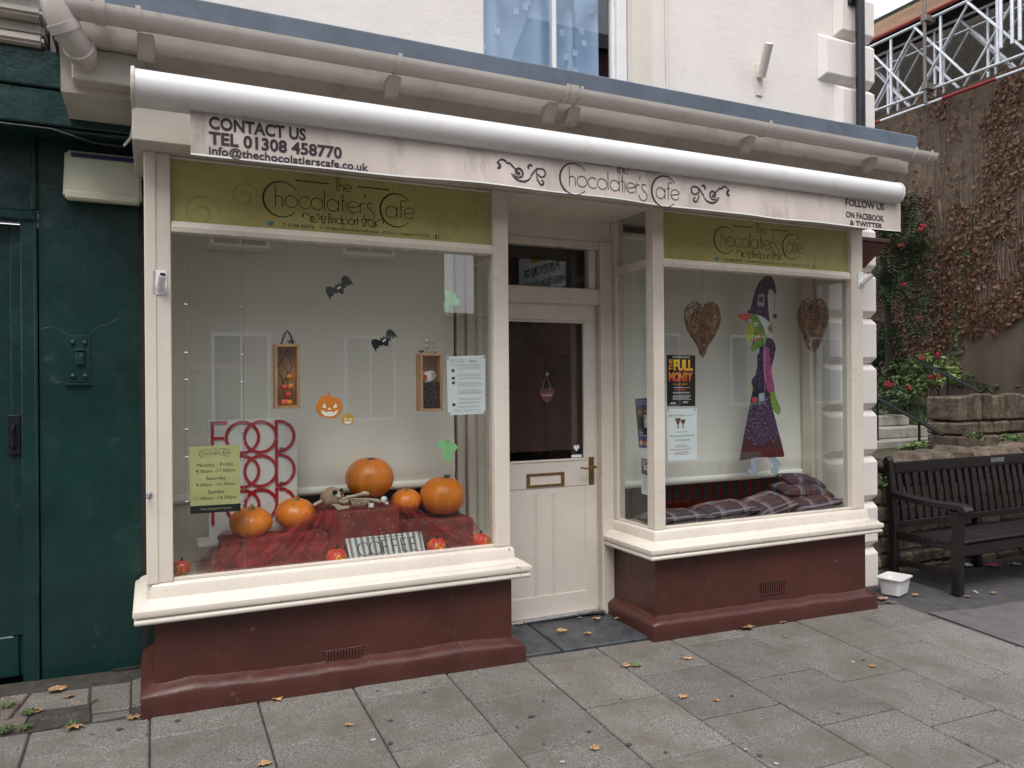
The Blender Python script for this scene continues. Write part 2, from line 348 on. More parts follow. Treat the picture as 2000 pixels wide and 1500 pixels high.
def logo(mb, x0, y0, h, w, mp, n=.0012, town=True):
    """art-deco cafe logo; x0 = left of the big C, y0 = base line of the small letters, h = x-height"""
    r = 1.45 * h; cy = y0 + .62*h
    stroke(mb, arc(x0 + r, cy, r, 38, 318, 40), [w * (1 + 1.6*max(0, math.sin(math.pi*i/40))**2) for i in range(41)], mp, n)
    x = decoline(mb, "hocolatier's", x0 + .66*r, y0, h, w, mp, n)
    xs = x + .35*h
    stroke(mb, arc(xs + r, cy - .05*h, r, 38, 318, 40), [w * (1 + 1.6*max(0, math.sin(math.pi*i/40))**2) for i in range(41)], mp, n)
    xe = decoline(mb, 'afe', xs + .5*h, y0 - .1*h, h, w, mp, n)
    mid = (x0 + xe) / 2 + .1*h; hh = h*.62; tw = decowidth('The')*hh
    decoline(mb, 'The', mid - tw/2, y0 + 1.75*h, hh, w*.9, mp, n)
    stroke(mb, [(mid - tw/2 - 3.3*h, y0 + 2.3*h), (mid - tw/2 - .5*h, y0 + 2.3*h)], w*1.5, mp, n)
    stroke(mb, [(mid + tw/2 + .5*h, y0 + 2.3*h), (mid + tw/2 + 3.3*h, y0 + 2.3*h)], w*1.5, mp, n)
    if town:
        hb = h*.46; tw = decowidth('Bridport')*hb; yb = y0 - 1.02*h
        decoline(mb, 'Bridport', mid - tw/2, yb, hb, w*.9, mp, n)
        scroll(mb, mid - tw/2 - 1.35*h, yb + .3*h, h*.46, 1, w*.9, mp, n); scroll(mb, mid + tw/2 + 1.35*h, yb + .3*h, h*.46, -1, w*.9, mp, n)
    return xe
def logowidth(h): return (.66*1.45 + decowidth("hocolatier's") + .35 + .5 + decowidth('afe')) * h
def fineprint(mb, rows, s0, s1, mp, n=.001, h=.0022, jag=.3):          # lines of print too small to read
    for t in rows:
        x = s0 + random.uniform(0, jag) * (s1 - s0) * .5; e = s1 - random.uniform(0, jag) * (s1 - s0) * .5
        while x < e:
            d = random.uniform(.004, .014); a = min(x + d, e); mb.quad(mp(x, t, n), mp(a, t, n), mp(a, t + h, n), mp(x, t + h, n)); x = a + .0028
# ================================================================== the ground
def sheet(name, xs, ys, dz, m, thick=0.0):
    mb = MB(); mb.add([(x, y, gz(x, y) + dz) for y in ys for x in xs], [(j*len(xs)+i, j*len(xs)+i+1, (j+1)*len(xs)+i+1, (j+1)*len(xs)+i) for j in range(len(ys)-1) for i in range(len(xs)-1)])
    return struct(build(name, mb, m))
sheet('ground', [-220, -12, 14, 220], [-220, -5.1, -5.0, .6, 220], -.13, 'asphalt')
pav = sheet('pavement', [-8, -4, 0, 5.03], [-5, -4, -2, 0, .6], -.011, 'bed')
asp = sheet('asphalt_path', [5.03, 6, 8, 14], [-5, -3, -1.2, .75], -.004, 'asphalt')
wp = MB(); pts = [(1812, 1196), (1905, 1189), (2005, 1172), (2150, 1150), (2150, 1400), (2005, 1268)]
P = [atg(*p) for p in pts]; P[-1].x = max(P[-1].x, 5.035); P[0].x = max(P[0].x, 5.04)
wp.add([(p.x, p.y, gz(p.x, p.y) + .0005) for p in P] + [(5.035, -2.4, gz(5.035, -2.4) + .0005)], [tuple(range(7))]); struct(build('worn_asphalt_patch', wp, 'asphalt2'))
kb = MB().add([(x, y, gz(x, y) + d) for x in (-9, 14) for y, d in ((-5.002, -.12), (-5.002, 0.002), (-5.15, .002), (-5.17, -.02), (-5.17, -.12))], [(0,1,6,5), (1,2,7,6), (2,3,8,7), (3,4,9,8)])
struct(build('kerb', kb, 'pave'))
def slab(poly, m='pave', dz=0.0, th=.05, name='paving_slab', parent=None, gap=.0045):
    c = Vector((sum(p[0] for p in poly)/len(poly), sum(p[1] for p in poly)/len(poly))); q = []
    for p in poly:
        d = c - Vector(p[:2]); d = d / max(abs(d.x), abs(d.y), 1e-6) ; q.append((p[0] + d.x*gap, p[1] + d.y*gap))
    tz = random.uniform(-.0025, .0015) + dz; n = len(q); mb = MB()
    tx, ty = random.uniform(-.004, .004), random.uniform(-.004, .004)
    top = [(x, y, gz(x, y) + tz + (x-c.x)*tx + (y-c.y)*ty) for x, y in q]
    mb.add([(x, y, z - th) for x, y, z in top] + top, [tuple(range(n-1, -1, -1)), tuple(range(n, 2*n))] + [(i, (i+1) % n, (i+1) % n + n, i + n) for i in range(n)])
    return build(name, mb, m, parent or pav, bevel=.006)
XS = [-3.4, -2.9, -2.42, -1.94, -1.46, -.98, -.5, -.02, .46, .93, 1.44, 1.94, 2.42, 2.94, 3.46, 3.98, 4.5, 5.03]
JN = {7: -.26, 8: -.53, 9: -.735, 10: -.42, 11: -.68, 12: -.44, 13: -.70, 14: -.36, 15: -.62, 16: -.36}
SLT = (atg(255, 1394).y + atg(60, 1436).y)/2
for i in range(len(XS)-1):
    x0, x1 = XS[i], XS[i+1]; y = JN.get(i, -.26 - .27*(i % 2))
    while y < -.56: y += .54
    top = -.005 if x0 >= -.03 else SLT
    if x0 < -.03: y = SLT - (.0 if i % 2 else .25); cuts = [top] + ([y] if y < top - .02 else [])
    else: cuts = [top] + ([y] if y < top - .05 else [])
    while cuts[-1] > -4.9: cuts.append(cuts[-1] - .54 if len(cuts) > 1 else y - .54)
    for k in range(len(cuts)-1):
        a, b = cuts[k], max(cuts[k+1], -4.99)
        if a - b > .03: slab([(x0, b), (x1, b), (x1, a), (x0, a)])
def gpoly(*px): return [tuple(atg(*p)[:2]) for p in px]
# the patched corner beside the green shopfront
slab(gpoly((178, 1392), (256, 1382), (257, 1330), (178, 1340)), 'pave')
slab(gpoly((22, 1400), (175, 1372), (177, 1342), (60, 1352)), 'pave')
slab(gpoly((258, 1380), (278, 1376), (284, 1318), (258, 1328)), 'pave')
slab(gpoly((178, 1408), (256, 1394), (256, 1385), (178, 1396)), 'pave')
slab(gpoly((0, 1405), (18, 1400), (58, 1352), (0, 1360)), 'pavepink'); slab(gpoly((-60, 1440), (44, 1424), (60, 1395), (20, 1403), (-60, 1415)), 'pavepink', gap=.006)
wc = thing('water_cover', (*atg(110, 1400)[:2], gz(-.4, -.1)), 'dark square water cover set in the corner paving', 'cover')
cv = gpoly((42, 1433), (176, 1407), (176, 1374), (62, 1390)); c2 = build('lid', MB().plate(cv, lambda s, t, n: (s, t, gz(s, t) + n), -.02, .0), 'bed', wc, bevel=.002)
cx = [sum(p[i] for p in cv)/4 for i in (0, 1)]; tm = MB(); text(tm, 'WATER', cx[0]-.075, cx[0]+.075, cx[1]-.018, cx[1]+.018, lambda s, t, n: (s, t, gz(s, t) + n), .0012); build('lettering', tm, 'asphalt2', wc)
gr_ = random.Random(8)
for i in range(46):
    px, py = gr_.uniform(20, 1990), gr_.uniform(1240, 1495); q = atg(px, py)
    if q.y > -.12 or q.x > 4.95: continue
    s_ = gr_.uniform(.005, .015); el = gr_.uniform(.7, 1.6); build('gum_spot', MB().add([(q.x + s_*el*math.cos(t)*(1 + .2*math.sin(3*t + i)), q.y + s_*math.sin(t), gz(q.x, q.y) + .0042) for t in [k*.5236 for k in range(12)]], [tuple(range(12))]), 'asphalt' if gr_.random() < .85 else 'bone_pale', pav)
# slate doorstep
ds = thing('door_step', (2.36, .25, gz(2.36, .25)), 'dark wet slate doorstep of two flags in the recessed doorway', 'doorstep')
for x0, x1 in ((1.865, 2.19), (2.198, 2.835)):
    slab([(x0, .004), (x1, .004), (x1, .50), (x0, .50)], 'slate', .012, name='flagstone', parent=ds, gap=.002)

# ================================================================== the cafe building
cafe = thing('cafe_building', (2.4, 1.5, -.1), 'cream painted corner building with maroon stall risers and two display windows', 'building')
WY = .45
# upper wall round the sash window
wx0, wx1, wz1 = 1.90, 3.02, 5.2
for i, (a, b, c, d) in enumerate(((-.45, wx0, 2.96, 9), (wx1, 5.30, 2.96, 9), (wx0, wx1, wz1, 9), (wx0, wx1, 2.96, 3.12))):
    build('upper_wall', MB().box(a, b, WY, WY + .3, c, d), 'render', cafe)
B('side_wall', 'render', cafe, 5.0, 5.30, WY + .3, 7, -.3, 9, 0); B('back_wall', 'render', cafe, -.45, 5.0, 6.8, 7, -.3, 9, 0); B('party_wall', 'render', cafe, -.45, -.25, WY + .3, 6.8, -.3, 9, 0)
B('roof', 'lead', cafe, -.45, 5.3, WY, 7, 9.0, 9.1, 0)
B('pier', 'render', cafe, 4.745, 5.30, WY, WY + .3, -.3, 2.96, 0)
# quoins
def quoin(x0, x1, z0, z1, y, side=True):
    c = .045; mb = MB(); o = .055
    mb.add([(x0, y, z0), (x1, y, z0), (x1, y, z1), (x0, y, z1), (x0 + c, y - o, z0 + c), (x1 + (.0 if side else -c), y - o, z0 + c), (x1, y - o, z1 - c), (x0 + c, y - o, z1 - c)],
           [(4, 5, 6, 7), (0, 1, 5, 4), (1, 2, 6, 5), (2, 3, 7, 6), (3, 0, 4, 7)])
    mb.v = [(v[0], v[1], v[2]) for v in mb.v]
    return build('quoin', mb, 'render', cafe, bevel=.006)
zq = 2.065 - .372 * 6; k = 0
while zq < 7:
    lower = zq < 2.7
    quoin(4.76 if (lower or k % 2 == 1) else 4.93, 5.335, zq + .004, zq + .368, WY - .0015)
    b = MB().box(5.302, 5.335, WY - .05, WY + (.5 if k % 2 else .32), zq + .03, zq + .34); build('quoin', b, 'render', cafe, bevel=.012); zq += .372; k += 1
# sash window upstairs
B('reveal', 'cream', cafe, wx1 - .004, wx1 + .15, WY - .012, WY - .002, 3.1, wz1, .002)
sw = B('sash_frame', 'white', cafe, wx1 - .085, wx1 - .006, WY + .05, WY + .13, 3.12, wz1 - .01, .006)
for a, b, y0 in ((wx0 + .001, wx0 + .03, WY + .05), (2.445, 2.475, WY + .085)): B('glazing_bar', 'white', sw, a, b, y0, y0 + .05, 3.121, wz1 - .01, .005)
B('bead', 'white', sw, wx1 - .115, wx1 - .086, WY + .075, WY + .12, 3.121, wz1 - .01, .005); B('sash_rail', 'white', sw, wx0 + .03, wx1 - .115, WY + .08, WY + .125, 4.25, 4.30, .004)
B('pane', 'glass', sw, wx0 + .031, 2.444, WY + .10, WY + .105, 3.122, 4.249, 0); B('pane', 'glass', sw, 2.476, wx1 - .116, WY + .10, WY + .105, 3.122, 4.249, 0)
B('pane', 'glass', sw, wx0 + .031, 2.444, WY + .10, WY + .105, 4.301, wz1 - .02, 0); B('pane', 'glass', sw, 2.476, wx1 - .116, WY + .10, WY + .105, 4.301, wz1 - .02, 0)
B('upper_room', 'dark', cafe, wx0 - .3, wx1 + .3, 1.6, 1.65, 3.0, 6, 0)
def folds(x0, x1, y, z0, z1, amp, wl_, n=70):
    mb = MB(); vs = []
    for j in range(5):
        for i in range(n+1):
            x = x0 + (x1-x0)*i/n; vs.append((x, y + amp*math.sin(x*2*math.pi/wl_ + .9*math.sin(x*7) + j*.15), z0 + (z1-z0)*j/4))
    mb.add(vs, [(j*(n+1)+i, j*(n+1)+i+1, (j+1)*(n+1)+i+1, (j+1)*(n+1)+i) for j in range(4) for i in range(n)]); return mb
cu = thing('net_curtain', (2.4, .68, 3.12), 'pale blue net curtain with small woven squares in the upstairs window', 'curtain')
build('cloth', folds(wx0 + .02, 2.86, .68, 3.12, 5.15, .05, .27), 'fabricblue', cu, smooth=60)
mt = MB()
for i in range(46):
    x = random.uniform(wx0 + .08, 2.8); z = 3.2 + .04*i; s = .019
    for a in range(4):
        for b in range(4):
            X = x + (a-1.5)*s*.5; Z = z + (b-1.5)*s*.55; mt.quad((X-.004, .622, Z-.004), (X+.004, .622, Z-.004), (X+.004, .622, Z+.004), (X-.004, .622, Z+.004))
stuff(build('woven_motif', mt, 'netmotif', cu))
# lean-to roof and fascias over the shopfront
RX0, RX1 = -.42, 4.99
B('lead_flashing', 'lead', cafe, RX0, RX1, -.25, -.18, 3.203, 3.307, .008)
build('lean_to_roof', MB().prism([(-.179, 3.21), (-.179, 3.298), (WY - .002, 3.38), (WY - .002, 3.21)], 'x', RX0 + .002, RX1 - .002), 'lead', cafe)
B('eaves_board', 'creamdirty', cafe, RX0 + .05, RX1 - .03, -.195, -.163, 3.045, 3.202, .004)
build('eaves_cove', MB().prism([(-.162, 3.20), (-.162, 3.06), (-.14, 3.045), (-.09, 3.02), (-.06, 2.98), (-.052, 2.87), (WY - .003, 2.87), (WY - .003, 3.20)], 'x', RX0 + .06, RX1 - .05), 'creamdirty', cafe, smooth=40)
B('eaves_end_block', 'creamdirty', cafe, -.31, -.02, -.15, -.055, 2.90, 3.044, .006)
B('fascia_beam', 'creamdirty', cafe, -.075, 4.74, -.16, .595, 2.66, 2.868, .005)

for px in (763, 1068, 1112, 1452, 1690):
    p = at(px, 200, -.2); x = p.x
    build('gutter_block', MB().prism([(-.285, 3.095), (-.197, 3.095), (-.197, 3.0), (-.225, 3.015)], 'x', x - .035, x + .035), 'creamdirty', cafe, bevel=.006)
build('gutter_block', MB().prism([(-.285, 3.095), (-.197, 3.095), (-.197, 3.0), (-.225, 3.015)], 'x', -.05, .02), 'creamdirty', cafe, bevel=.006)
# stall risers, plinths, sills
def riser(path, x_in):
    mb = MB().sweep(path, [(.0, .452), (.0, -.3)])
    o = build('stall_riser', mb, 'maroon', cafe); return o
def plinth(path, par, n=46, hh=.125):
    P = [Vector(p) for p in path]; rows = []; L = [(P[i+1]-P[i]).length for i in range(len(P)-1)]
    for i in range(len(P)-1):
        k = max(3, int(L[i] / .045))
        for j in range(k + (1 if i == len(P)-2 else 0)):
            q = P[i].lerp(P[i+1], j/k); a = (P[i+1]-P[i]).normalized(); nn = Vector((a.y, -a.x))
            if j == 0 and i > 0:
                b = (P[i]-P[i-1]).normalized(); n2 = Vector((b.y, -b.x)); nn = (nn + n2).normalized(); nn = nn / nn.dot(n2)
            rows.append((q, nn))
    prof = [(.058, -.12), (.060, .0), (.058, .35), (.060, .68), (.052, .82), (.03, .93), (.012, 1.0), (.002, 1.06), (-.004, 1.1)]; vs = []
    for q, nn in rows:
        w = noise.noise(Vector((q.x*2.3, q.y*2.3, 3))) * .022 + noise.noise(Vector((q.x*9, q.y*9, 9))) * .007; v = noise.noise(Vector((q.x*6, q.y*6, 1))) * .008
        g = gz(q.x, q.y)
        for o, z in prof:
            oo = o + (v if .2 < z < .95 else 0) + (noise.noise(Vector((q.x*40, q.y*40, z*5))) * .003 if z < .9 else 0)
            vs.append((q.x + nn.x*oo, q.y + nn.y*oo, g + z*(hh + w) - (.0 if z > 0 else .02)))
    m = len(prof); mb = MB().add(vs, [(i*m+j, (i+1)*m+j, (i+1)*m+j+1, i*m+j+1) for i in range(len(rows)-1) for j in range(m-1)])
    return build('plinth', mb, 'maroon', par, smooth=50)
SILL = [(0, .447), (.066, .447), (.080, .452), (.084, .462), (.080, .474), (.072, .478), (.072, .483), (.086, .488), (.090, .502), (.088, .516), (.078, .522), (.070, .524), (.064, .534), (.05, .541), (.022, .548), (.016, .552), (.012, .606), (.0, .618), (-.055, .624), (-.055, .58)]
for path in (((.0, .55), (.0, .0), (1.86, .0), (1.86, .52)), ((2.86, .50), (2.86, .0), (4.72, .0), (4.72, .44))):
    r = riser(path, 0); plinth(path, r); build('window_sill', MB().sweep(path, SILL), 'sillp', cafe, smooth=50)
    px0 = (638, 703) if path[0][0] < 1 else (1487, 1532); pyc = 1284 if path[0][0] < 1 else 1146
    xa, xb = at(px0[0], pyc, 0).x, at(px0[1], pyc, 0).x; zc = at(sum(px0)/2, pyc, 0).z
    B('vent_shade_plate', 'black', r, xa - .004, xb + .004, -.0035, .001, zc - .042, zc + .042, 0)  # black plate stands in for the shade inside the vent slots
    nb = 12 if xa < 1 else 11
    for i in range(nb):
        x = xa + (xb-xa)*i/(nb-1); B('vent_bar', 'maroon', r, x - .006, x + .006, -.010, -.0036, zc - .04, zc + .04, .002)
    for dz in (-.048, .042): B('vent_frame', 'maroon', r, xa - .014, xb + .014, -.009, -.0005, zc + dz, zc + dz + .007, .002)
# frames
def post(x0, x1, y0, y1, z0=.62, z1=2.659): return B('frame_post', 'cream', cafe, x0, x1, y0, y1, z0, z1, .004)
post(0, .085, .0, .09); post(1.765, 1.857, .0, .09); post(1.80, 1.857, .49, .56, .6); post(2.863, 2.945, .0, .085); post(2.863, 2.925, .43, .498); post(4.60, 4.717, .0, .09); post(4.66, 4.717, .38, .445)
B('end_board', 'cream', cafe, -.03, -.001, .01, .60, .55, 2.66, .003); B('end_architrave', 'cream', cafe, -.028, .02, -.006, -.0005, .62, 2.659, .002)
for a, b, yy in ((.086, 1.764, 0), (2.946, 4.599, 0)):
    tr = build('transom', MB().prism([(.004, 2.29), (.085, 2.29), (.085, 2.345), (.02, 2.345), (.004, 2.315)], 'x', a, b), 'cream', cafe, bevel=.002)
    B('glazing_bead', 'cream', cafe, a, b, .028, .06, 2.646, 2.658, .002)
    lo = B('pane', 'glass', cafe, a, b, .046, .052, .621, 2.2895, 0); B('glazing_bead', 'cream', cafe, a, b, .012, .0455, .6205, .634, .002)
for x0, ya, yb in ((1.83, .091, .489), (2.868, .086, .429), (4.685, .091, .379)):
    B('transom', 'cream', cafe, x0 - .005, x0 + .04 if x0 < 4 else x0 + .03, ya, yb, 2.292, 2.342, .003)
    B('pane', 'glass', cafe, x0 + .012, x0 + .018, ya, yb, .622, 2.2915, 0); B('pane', 'glass', cafe, x0 + .012, x0 + .018, ya, yb, 2.3425, 2.659, 0)
    B('glazing_bead', 'cream', cafe, x0 - .004, x0 + .03, ya, yb, .59, .632, .003)
# lime sign panels behind the upper glass
PANELS = {}
for k, (a, b) in {'l': (.087, 1.763), 'r': (2.947, 4.598)}.items():
    PANELS[k] = B('sign_panel', 'lime', cafe, a, b, .04, .055, 2.346, 2.645, 0)
# recess: door frame, transom light, over-panel, ceiling
DY = .50
B('over_panel', 'cream', cafe, 1.858, 2.862, DY - .005, DY + .05, 2.515, 2.659, .0); B('recess_jamb', 'cream', cafe, 1.858, 1.905, DY - .02, DY + .08, -.06, 2.515, .004)
B('door_post', 'cream', cafe, 2.768, 2.862, DY - .03, DY + .08, -.07, 2.514, .006); B('door_post_bead', 'cream', cafe, 2.742, 2.767, DY + .03, DY + .08, -.07, 2.514, .004)
fl = B('fanlight_frame', 'cream', cafe, 1.906, 2.767, DY - .012, DY + .07, 2.462, 2.514, .005)
B('rail', 'cream', fl, 1.906, 2.767, DY - .02, DY + .075, 2.085, 2.19, .006); B('stile', 'cream', fl, 2.69, 2.741, DY - .004, DY + .06, 2.191, 2.461, .004); B('stile', 'cream', fl, 1.906, 1.96, DY - .004, DY + .06, 2.191, 2.461, .004)
B('pane', 'glass', fl, 1.961, 2.689, DY + .02, DY + .025, 2.192, 2.4605, 0)
B('door_lintel_bead', 'cream', cafe, 1.906, 2.741, DY + .005, DY + .03, 2.075, 2.0845, .002)
B('recess_ceiling', 'cream', cafe, 1.858, 2.862, .001, DY - .006, 2.65, 2.658, 0)
B('threshold', 'steel', cafe, 1.906, 2.766, DY - .045, DY + .02, gz(2.3, .5) + .0125, gz(2.3, .5) + .03, .004)
dr = B('door', 'doorp', cafe, 1.918, 2.738, DY + .012, DY + .052, .012, .86, .003)
def DB(n, m, a, b, y0, y1, c, d, bv=.003): return B(n, m, dr, a, b, y0, y1, c, d, bv)
DB('rail', 'doorp', 1.918, 2.738, DY + .008, DY + .052, .8605, 1.03); DB('rail', 'doorp', 1.918, 2.738, DY + .008, DY + .052, 1.972, 2.074)
DB('stile', 'doorp', 1.918, 2.0, DY + .008, DY + .052, 1.0305, 1.9715); DB('stile', 'doorp', 2.664, 2.738, DY + .008, DY + .052, 1.0305, 1.9715)
for a, b, c, d in ((2.0, 2.663, 1.031, 1.046), (2.0, 2.663, 1.957, 1.971), (2.649, 2.663, 1.047, 1.956)): DB('glazing_bead', 'doorp', a, b, DY + .004, DY + .03, c, d)
DB('pane', 'glass', 2.001, 2.648, DY + .03, DY + .035, 1.0465, 1.9565, 0)
DB('rail', 'doorp', 1.918, 2.738, DY + .004, DY + .0119, .012, .15, .002); DB('stile', 'doorp', 2.655, 2.738, DY + .004, DY + .0119, .1505, .86, .002)
for px in (1049, 1083, 1152):
    x = at(px, 1050, DY).x; DB('groove_bead', 'doorp', x - .011, x - .004, DY + .007, DY + .0119, .152, .83, .002); DB('groove_bead', 'doorp', x + .004, x + .011, DY + .007, DY + .0119, .152, .83, .002)
DB('door_blind', 'maroonblind', 2.0, 2.66, DY + .07, DY + .074, 1.10, 1.99, 0)
lp0, lp1 = at(1029, 953, DY), at(1103, 922, DY); lz0, lz1 = at(1066, 951, DY).z, at(1066, 924, DY).z
for a, b, c, d in ((lp0.x, lp1.x, lz1 - .016, lz1), (lp0.x, lp1.x, lz0, lz0 + .016), (lp0.x, lp0.x + .026, lz0 + .0165, lz1 - .0165), (lp1.x - .026, lp1.x, lz0 + .0165, lz1 - .0165)): DB('letter_plate', 'brass', a, b, DY + .001, DY + .0078, c, d, .002)
hp = at(1168, 919, DY); hx, hz = 2.702, hp.z
DB('handle_plate', 'brass', hx - .021, hx + .021, DY + .001, DY + .0075, hz - .095, hz + .095, .006)
build('door_lever', MB().tube([(hx, DY + .005, hz + .03), (hx, DY - .05, hz + .03), (hx - .02, DY - .055, hz + .03), (hx - .07, DY - .052, hz + .024), (hx - .115, DY - .05, hz + .032)], [.011, .009, .009, .0075, .006], 8), 'brass', dr, smooth=40)
build('keyhole', MB().box(hx - .004, hx + .004, DY - .0005, DY + .0009, hz - .055, hz - .03), 'black', dr)
st = MB(); o = [(2.60 + .022*math.copysign(abs(math.sin(R(a)))**3, math.sin(R(a)))*1.0, 1.115 + .0016*(13*math.cos(R(a)) - 5*math.cos(R(2*a)) - 2*math.cos(R(3*a)) - math.cos(R(4*a)))) for a in range(0, 360, 15)]
st.plate(o, facing(DY + .029), 0, .0006); build('heart_sticker', st, 'paper', dr); build('sticker', MB().box(2.562, 2.64, DY + .0285, DY + .0292, 1.05, 1.068), 'paper', dr)
# interior shell
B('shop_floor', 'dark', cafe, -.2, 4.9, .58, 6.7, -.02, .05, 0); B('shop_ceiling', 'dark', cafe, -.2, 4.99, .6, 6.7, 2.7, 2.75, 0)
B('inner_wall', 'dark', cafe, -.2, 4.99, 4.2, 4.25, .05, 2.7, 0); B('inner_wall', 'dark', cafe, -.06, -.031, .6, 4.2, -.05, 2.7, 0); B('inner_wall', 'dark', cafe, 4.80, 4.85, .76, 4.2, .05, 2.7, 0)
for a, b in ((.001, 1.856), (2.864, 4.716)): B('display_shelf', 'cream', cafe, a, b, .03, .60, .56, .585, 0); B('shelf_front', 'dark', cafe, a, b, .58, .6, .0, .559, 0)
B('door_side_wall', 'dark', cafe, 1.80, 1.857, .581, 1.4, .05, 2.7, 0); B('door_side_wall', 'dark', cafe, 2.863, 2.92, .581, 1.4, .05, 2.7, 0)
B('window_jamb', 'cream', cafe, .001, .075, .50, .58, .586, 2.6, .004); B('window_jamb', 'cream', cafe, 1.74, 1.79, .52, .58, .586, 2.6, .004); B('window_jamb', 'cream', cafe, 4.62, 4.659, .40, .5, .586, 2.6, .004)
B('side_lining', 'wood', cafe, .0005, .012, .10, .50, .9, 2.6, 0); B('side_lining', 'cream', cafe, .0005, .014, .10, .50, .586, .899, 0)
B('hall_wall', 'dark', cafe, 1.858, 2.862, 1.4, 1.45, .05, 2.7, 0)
B('back_panel', 'cream', cafe, .076, .33, .55, .575, .586, .93, .003)
# ================================================================== awning
aw = thing('awning', (2.3, -.25, 2.6), 'long white rolled awning cassette with printed cream valance across the shopfront', 'awning')
AX0, AX1 = -.072, 4.517
pr = [(-.375, 2.745), (-.385, 2.733)] + [(-.444 + .070*math.cos(R(a)), 2.8016 + .071*math.sin(R(a))) for a in range(255, 95, -14)] + [(-.41, 2.873), (-.37, 2.873), (-.36, 2.856), (-.36, 2.75)]
build('cassette', MB().prism(pr, 'x', AX0 + .016, AX1 - .03), 'alu', aw, smooth=35)
build('end_cap', MB().prism([(y + (-.006 if y < -.4 else .004), z + (.006 if z > 2.80 else -.006)) for y, z in pr], 'x', AX0, AX0 + .0158), 'creamdirty', aw, bevel=.003)
build('end_cap', MB().prism([(y + (-.003 if y < -.4 else .002), z + (.003 if z > 2.80 else -.003)) for y, z in pr], 'x', AX1 - .0298, AX1), 'alu', aw, bevel=.008, seg=2)
B('top_seal', 'black', aw, AX0 + .02, AX1 - .05, -.42, -.365, 2.8735, 2.880, .001)
for x in (.3, 1.6, 3.0, 4.3): B('fixing_arm', 'creamdirty', aw, x - .03, x + .03, -.361, -.161, 2.76, 2.82, .004)
vx0, vx1 = at(372, 250, -.447).x, at(1760, 420, -.447).x; VZ0, VZ1 = 2.549, 2.7405
def vmap(s, t, n):
    k = (VZ1 - t) / (VZ1 - VZ0); return (s, -.444 - .012*k + .012*math.sin(s*3.1)*k + .004*math.sin(s*11 + 2*math.sin(s*2))*k - n, t - .006*math.sin(s*2.1 + .5)*k*k - .0025*math.sin(s*7.7)*k*k)
NX = 90; mb = MB()
for sgn in (0, .0012): mb.add([vmap(vx0 + (vx1-vx0)*i/NX, VZ1 - (VZ1-VZ0)*j/6, -sgn) for j in range(7) for i in range(NX+1)], [(j*(NX+1)+i, j*(NX+1)+i+1, (j+1)*(NX+1)+i+1, (j+1)*(NX+1)+i) for j in range(6) for i in range(NX)])
va = build('valance', mb, 'valance', aw, smooth=60)
he = MB()
for i in range(NX):
    a, b = vx0 + (vx1-vx0)*i/NX, vx0 + (vx1-vx0)*(i+1)/NX; he.quad(vmap(a, VZ0 - .001, .002), vmap(b, VZ0 - .001, .002), vmap(b, VZ0 + .006, .002), vmap(a, VZ0 + .006, .002))
build('hem', he, 'white', va)
def vr(body, x0, y0, x1, y1, ym=None, off=.012, mb=None, m='ink'):     # left-bottom and right-top photo pixels
    a, b = at(x0, y0, -.454), at(x1, y1, -.454); return (body, a.x, b.x, a.z, b.z, off)
tm = MB()
def vtext(body, xl, yt, yb, xr, off=.012):        # top and bottom at the left edge
    a, c, b = at(xl, yb, -.454), at(xl, yt, -.454), at(xr, yb, -.454); text(tm, body, a.x, b.x, a.z, c.z, vmap, .0022, 1.0, off)
vtext('CONTACT US', 408, 225, 250, 598, .032); vtext('TEL 01308 458770', 408, 254, 279, 668, .032); vtext('info@thechocolatierscafe.co.uk', 408, 281, 302, 719, .02)
build('lettering', tm, 'ink', va); tm = MB()
vtext('FOLLOW US', 1653, 387, 401, 1729, .025); vtext('ON FACEBOOK', 1653, 412, 424, 1728, .025); vtext('& TWITTER', 1660, 429, 439, 1724, .025)
build('lettering', tm, 'ink', va)
lm = MB(); p0, p1 = at(1094, 360, -.454), at(1330, 385, -.454); hh = (p1.x - p0.x) / (logowidth(1) * 1.0)
lz = at(1110, 363, -.454).z
logo(lm, p0.x, lz, hh, .0042, vmap, .0022, town=False)
build('logo', lm, 'ink', va)
for px, py, d in ((1012, 337, 1), (1394, 380, -1)):
    q = MB(); c = at(px, py, -.454); scroll(q, c.x, c.z, .064, d, .0075, vmap, .0022); build('flourish', q, 'ink', va)
for px in (763, 1215, 1558):
    x = at(px, 330, -.454).x; q = MB(); stroke(q, [(x, VZ1 - .01), (x + .002, (VZ0+VZ1)/2), (x, VZ0 + .004)], .0022, vmap, .0016); build('seam', q, 'creamdirty', va)
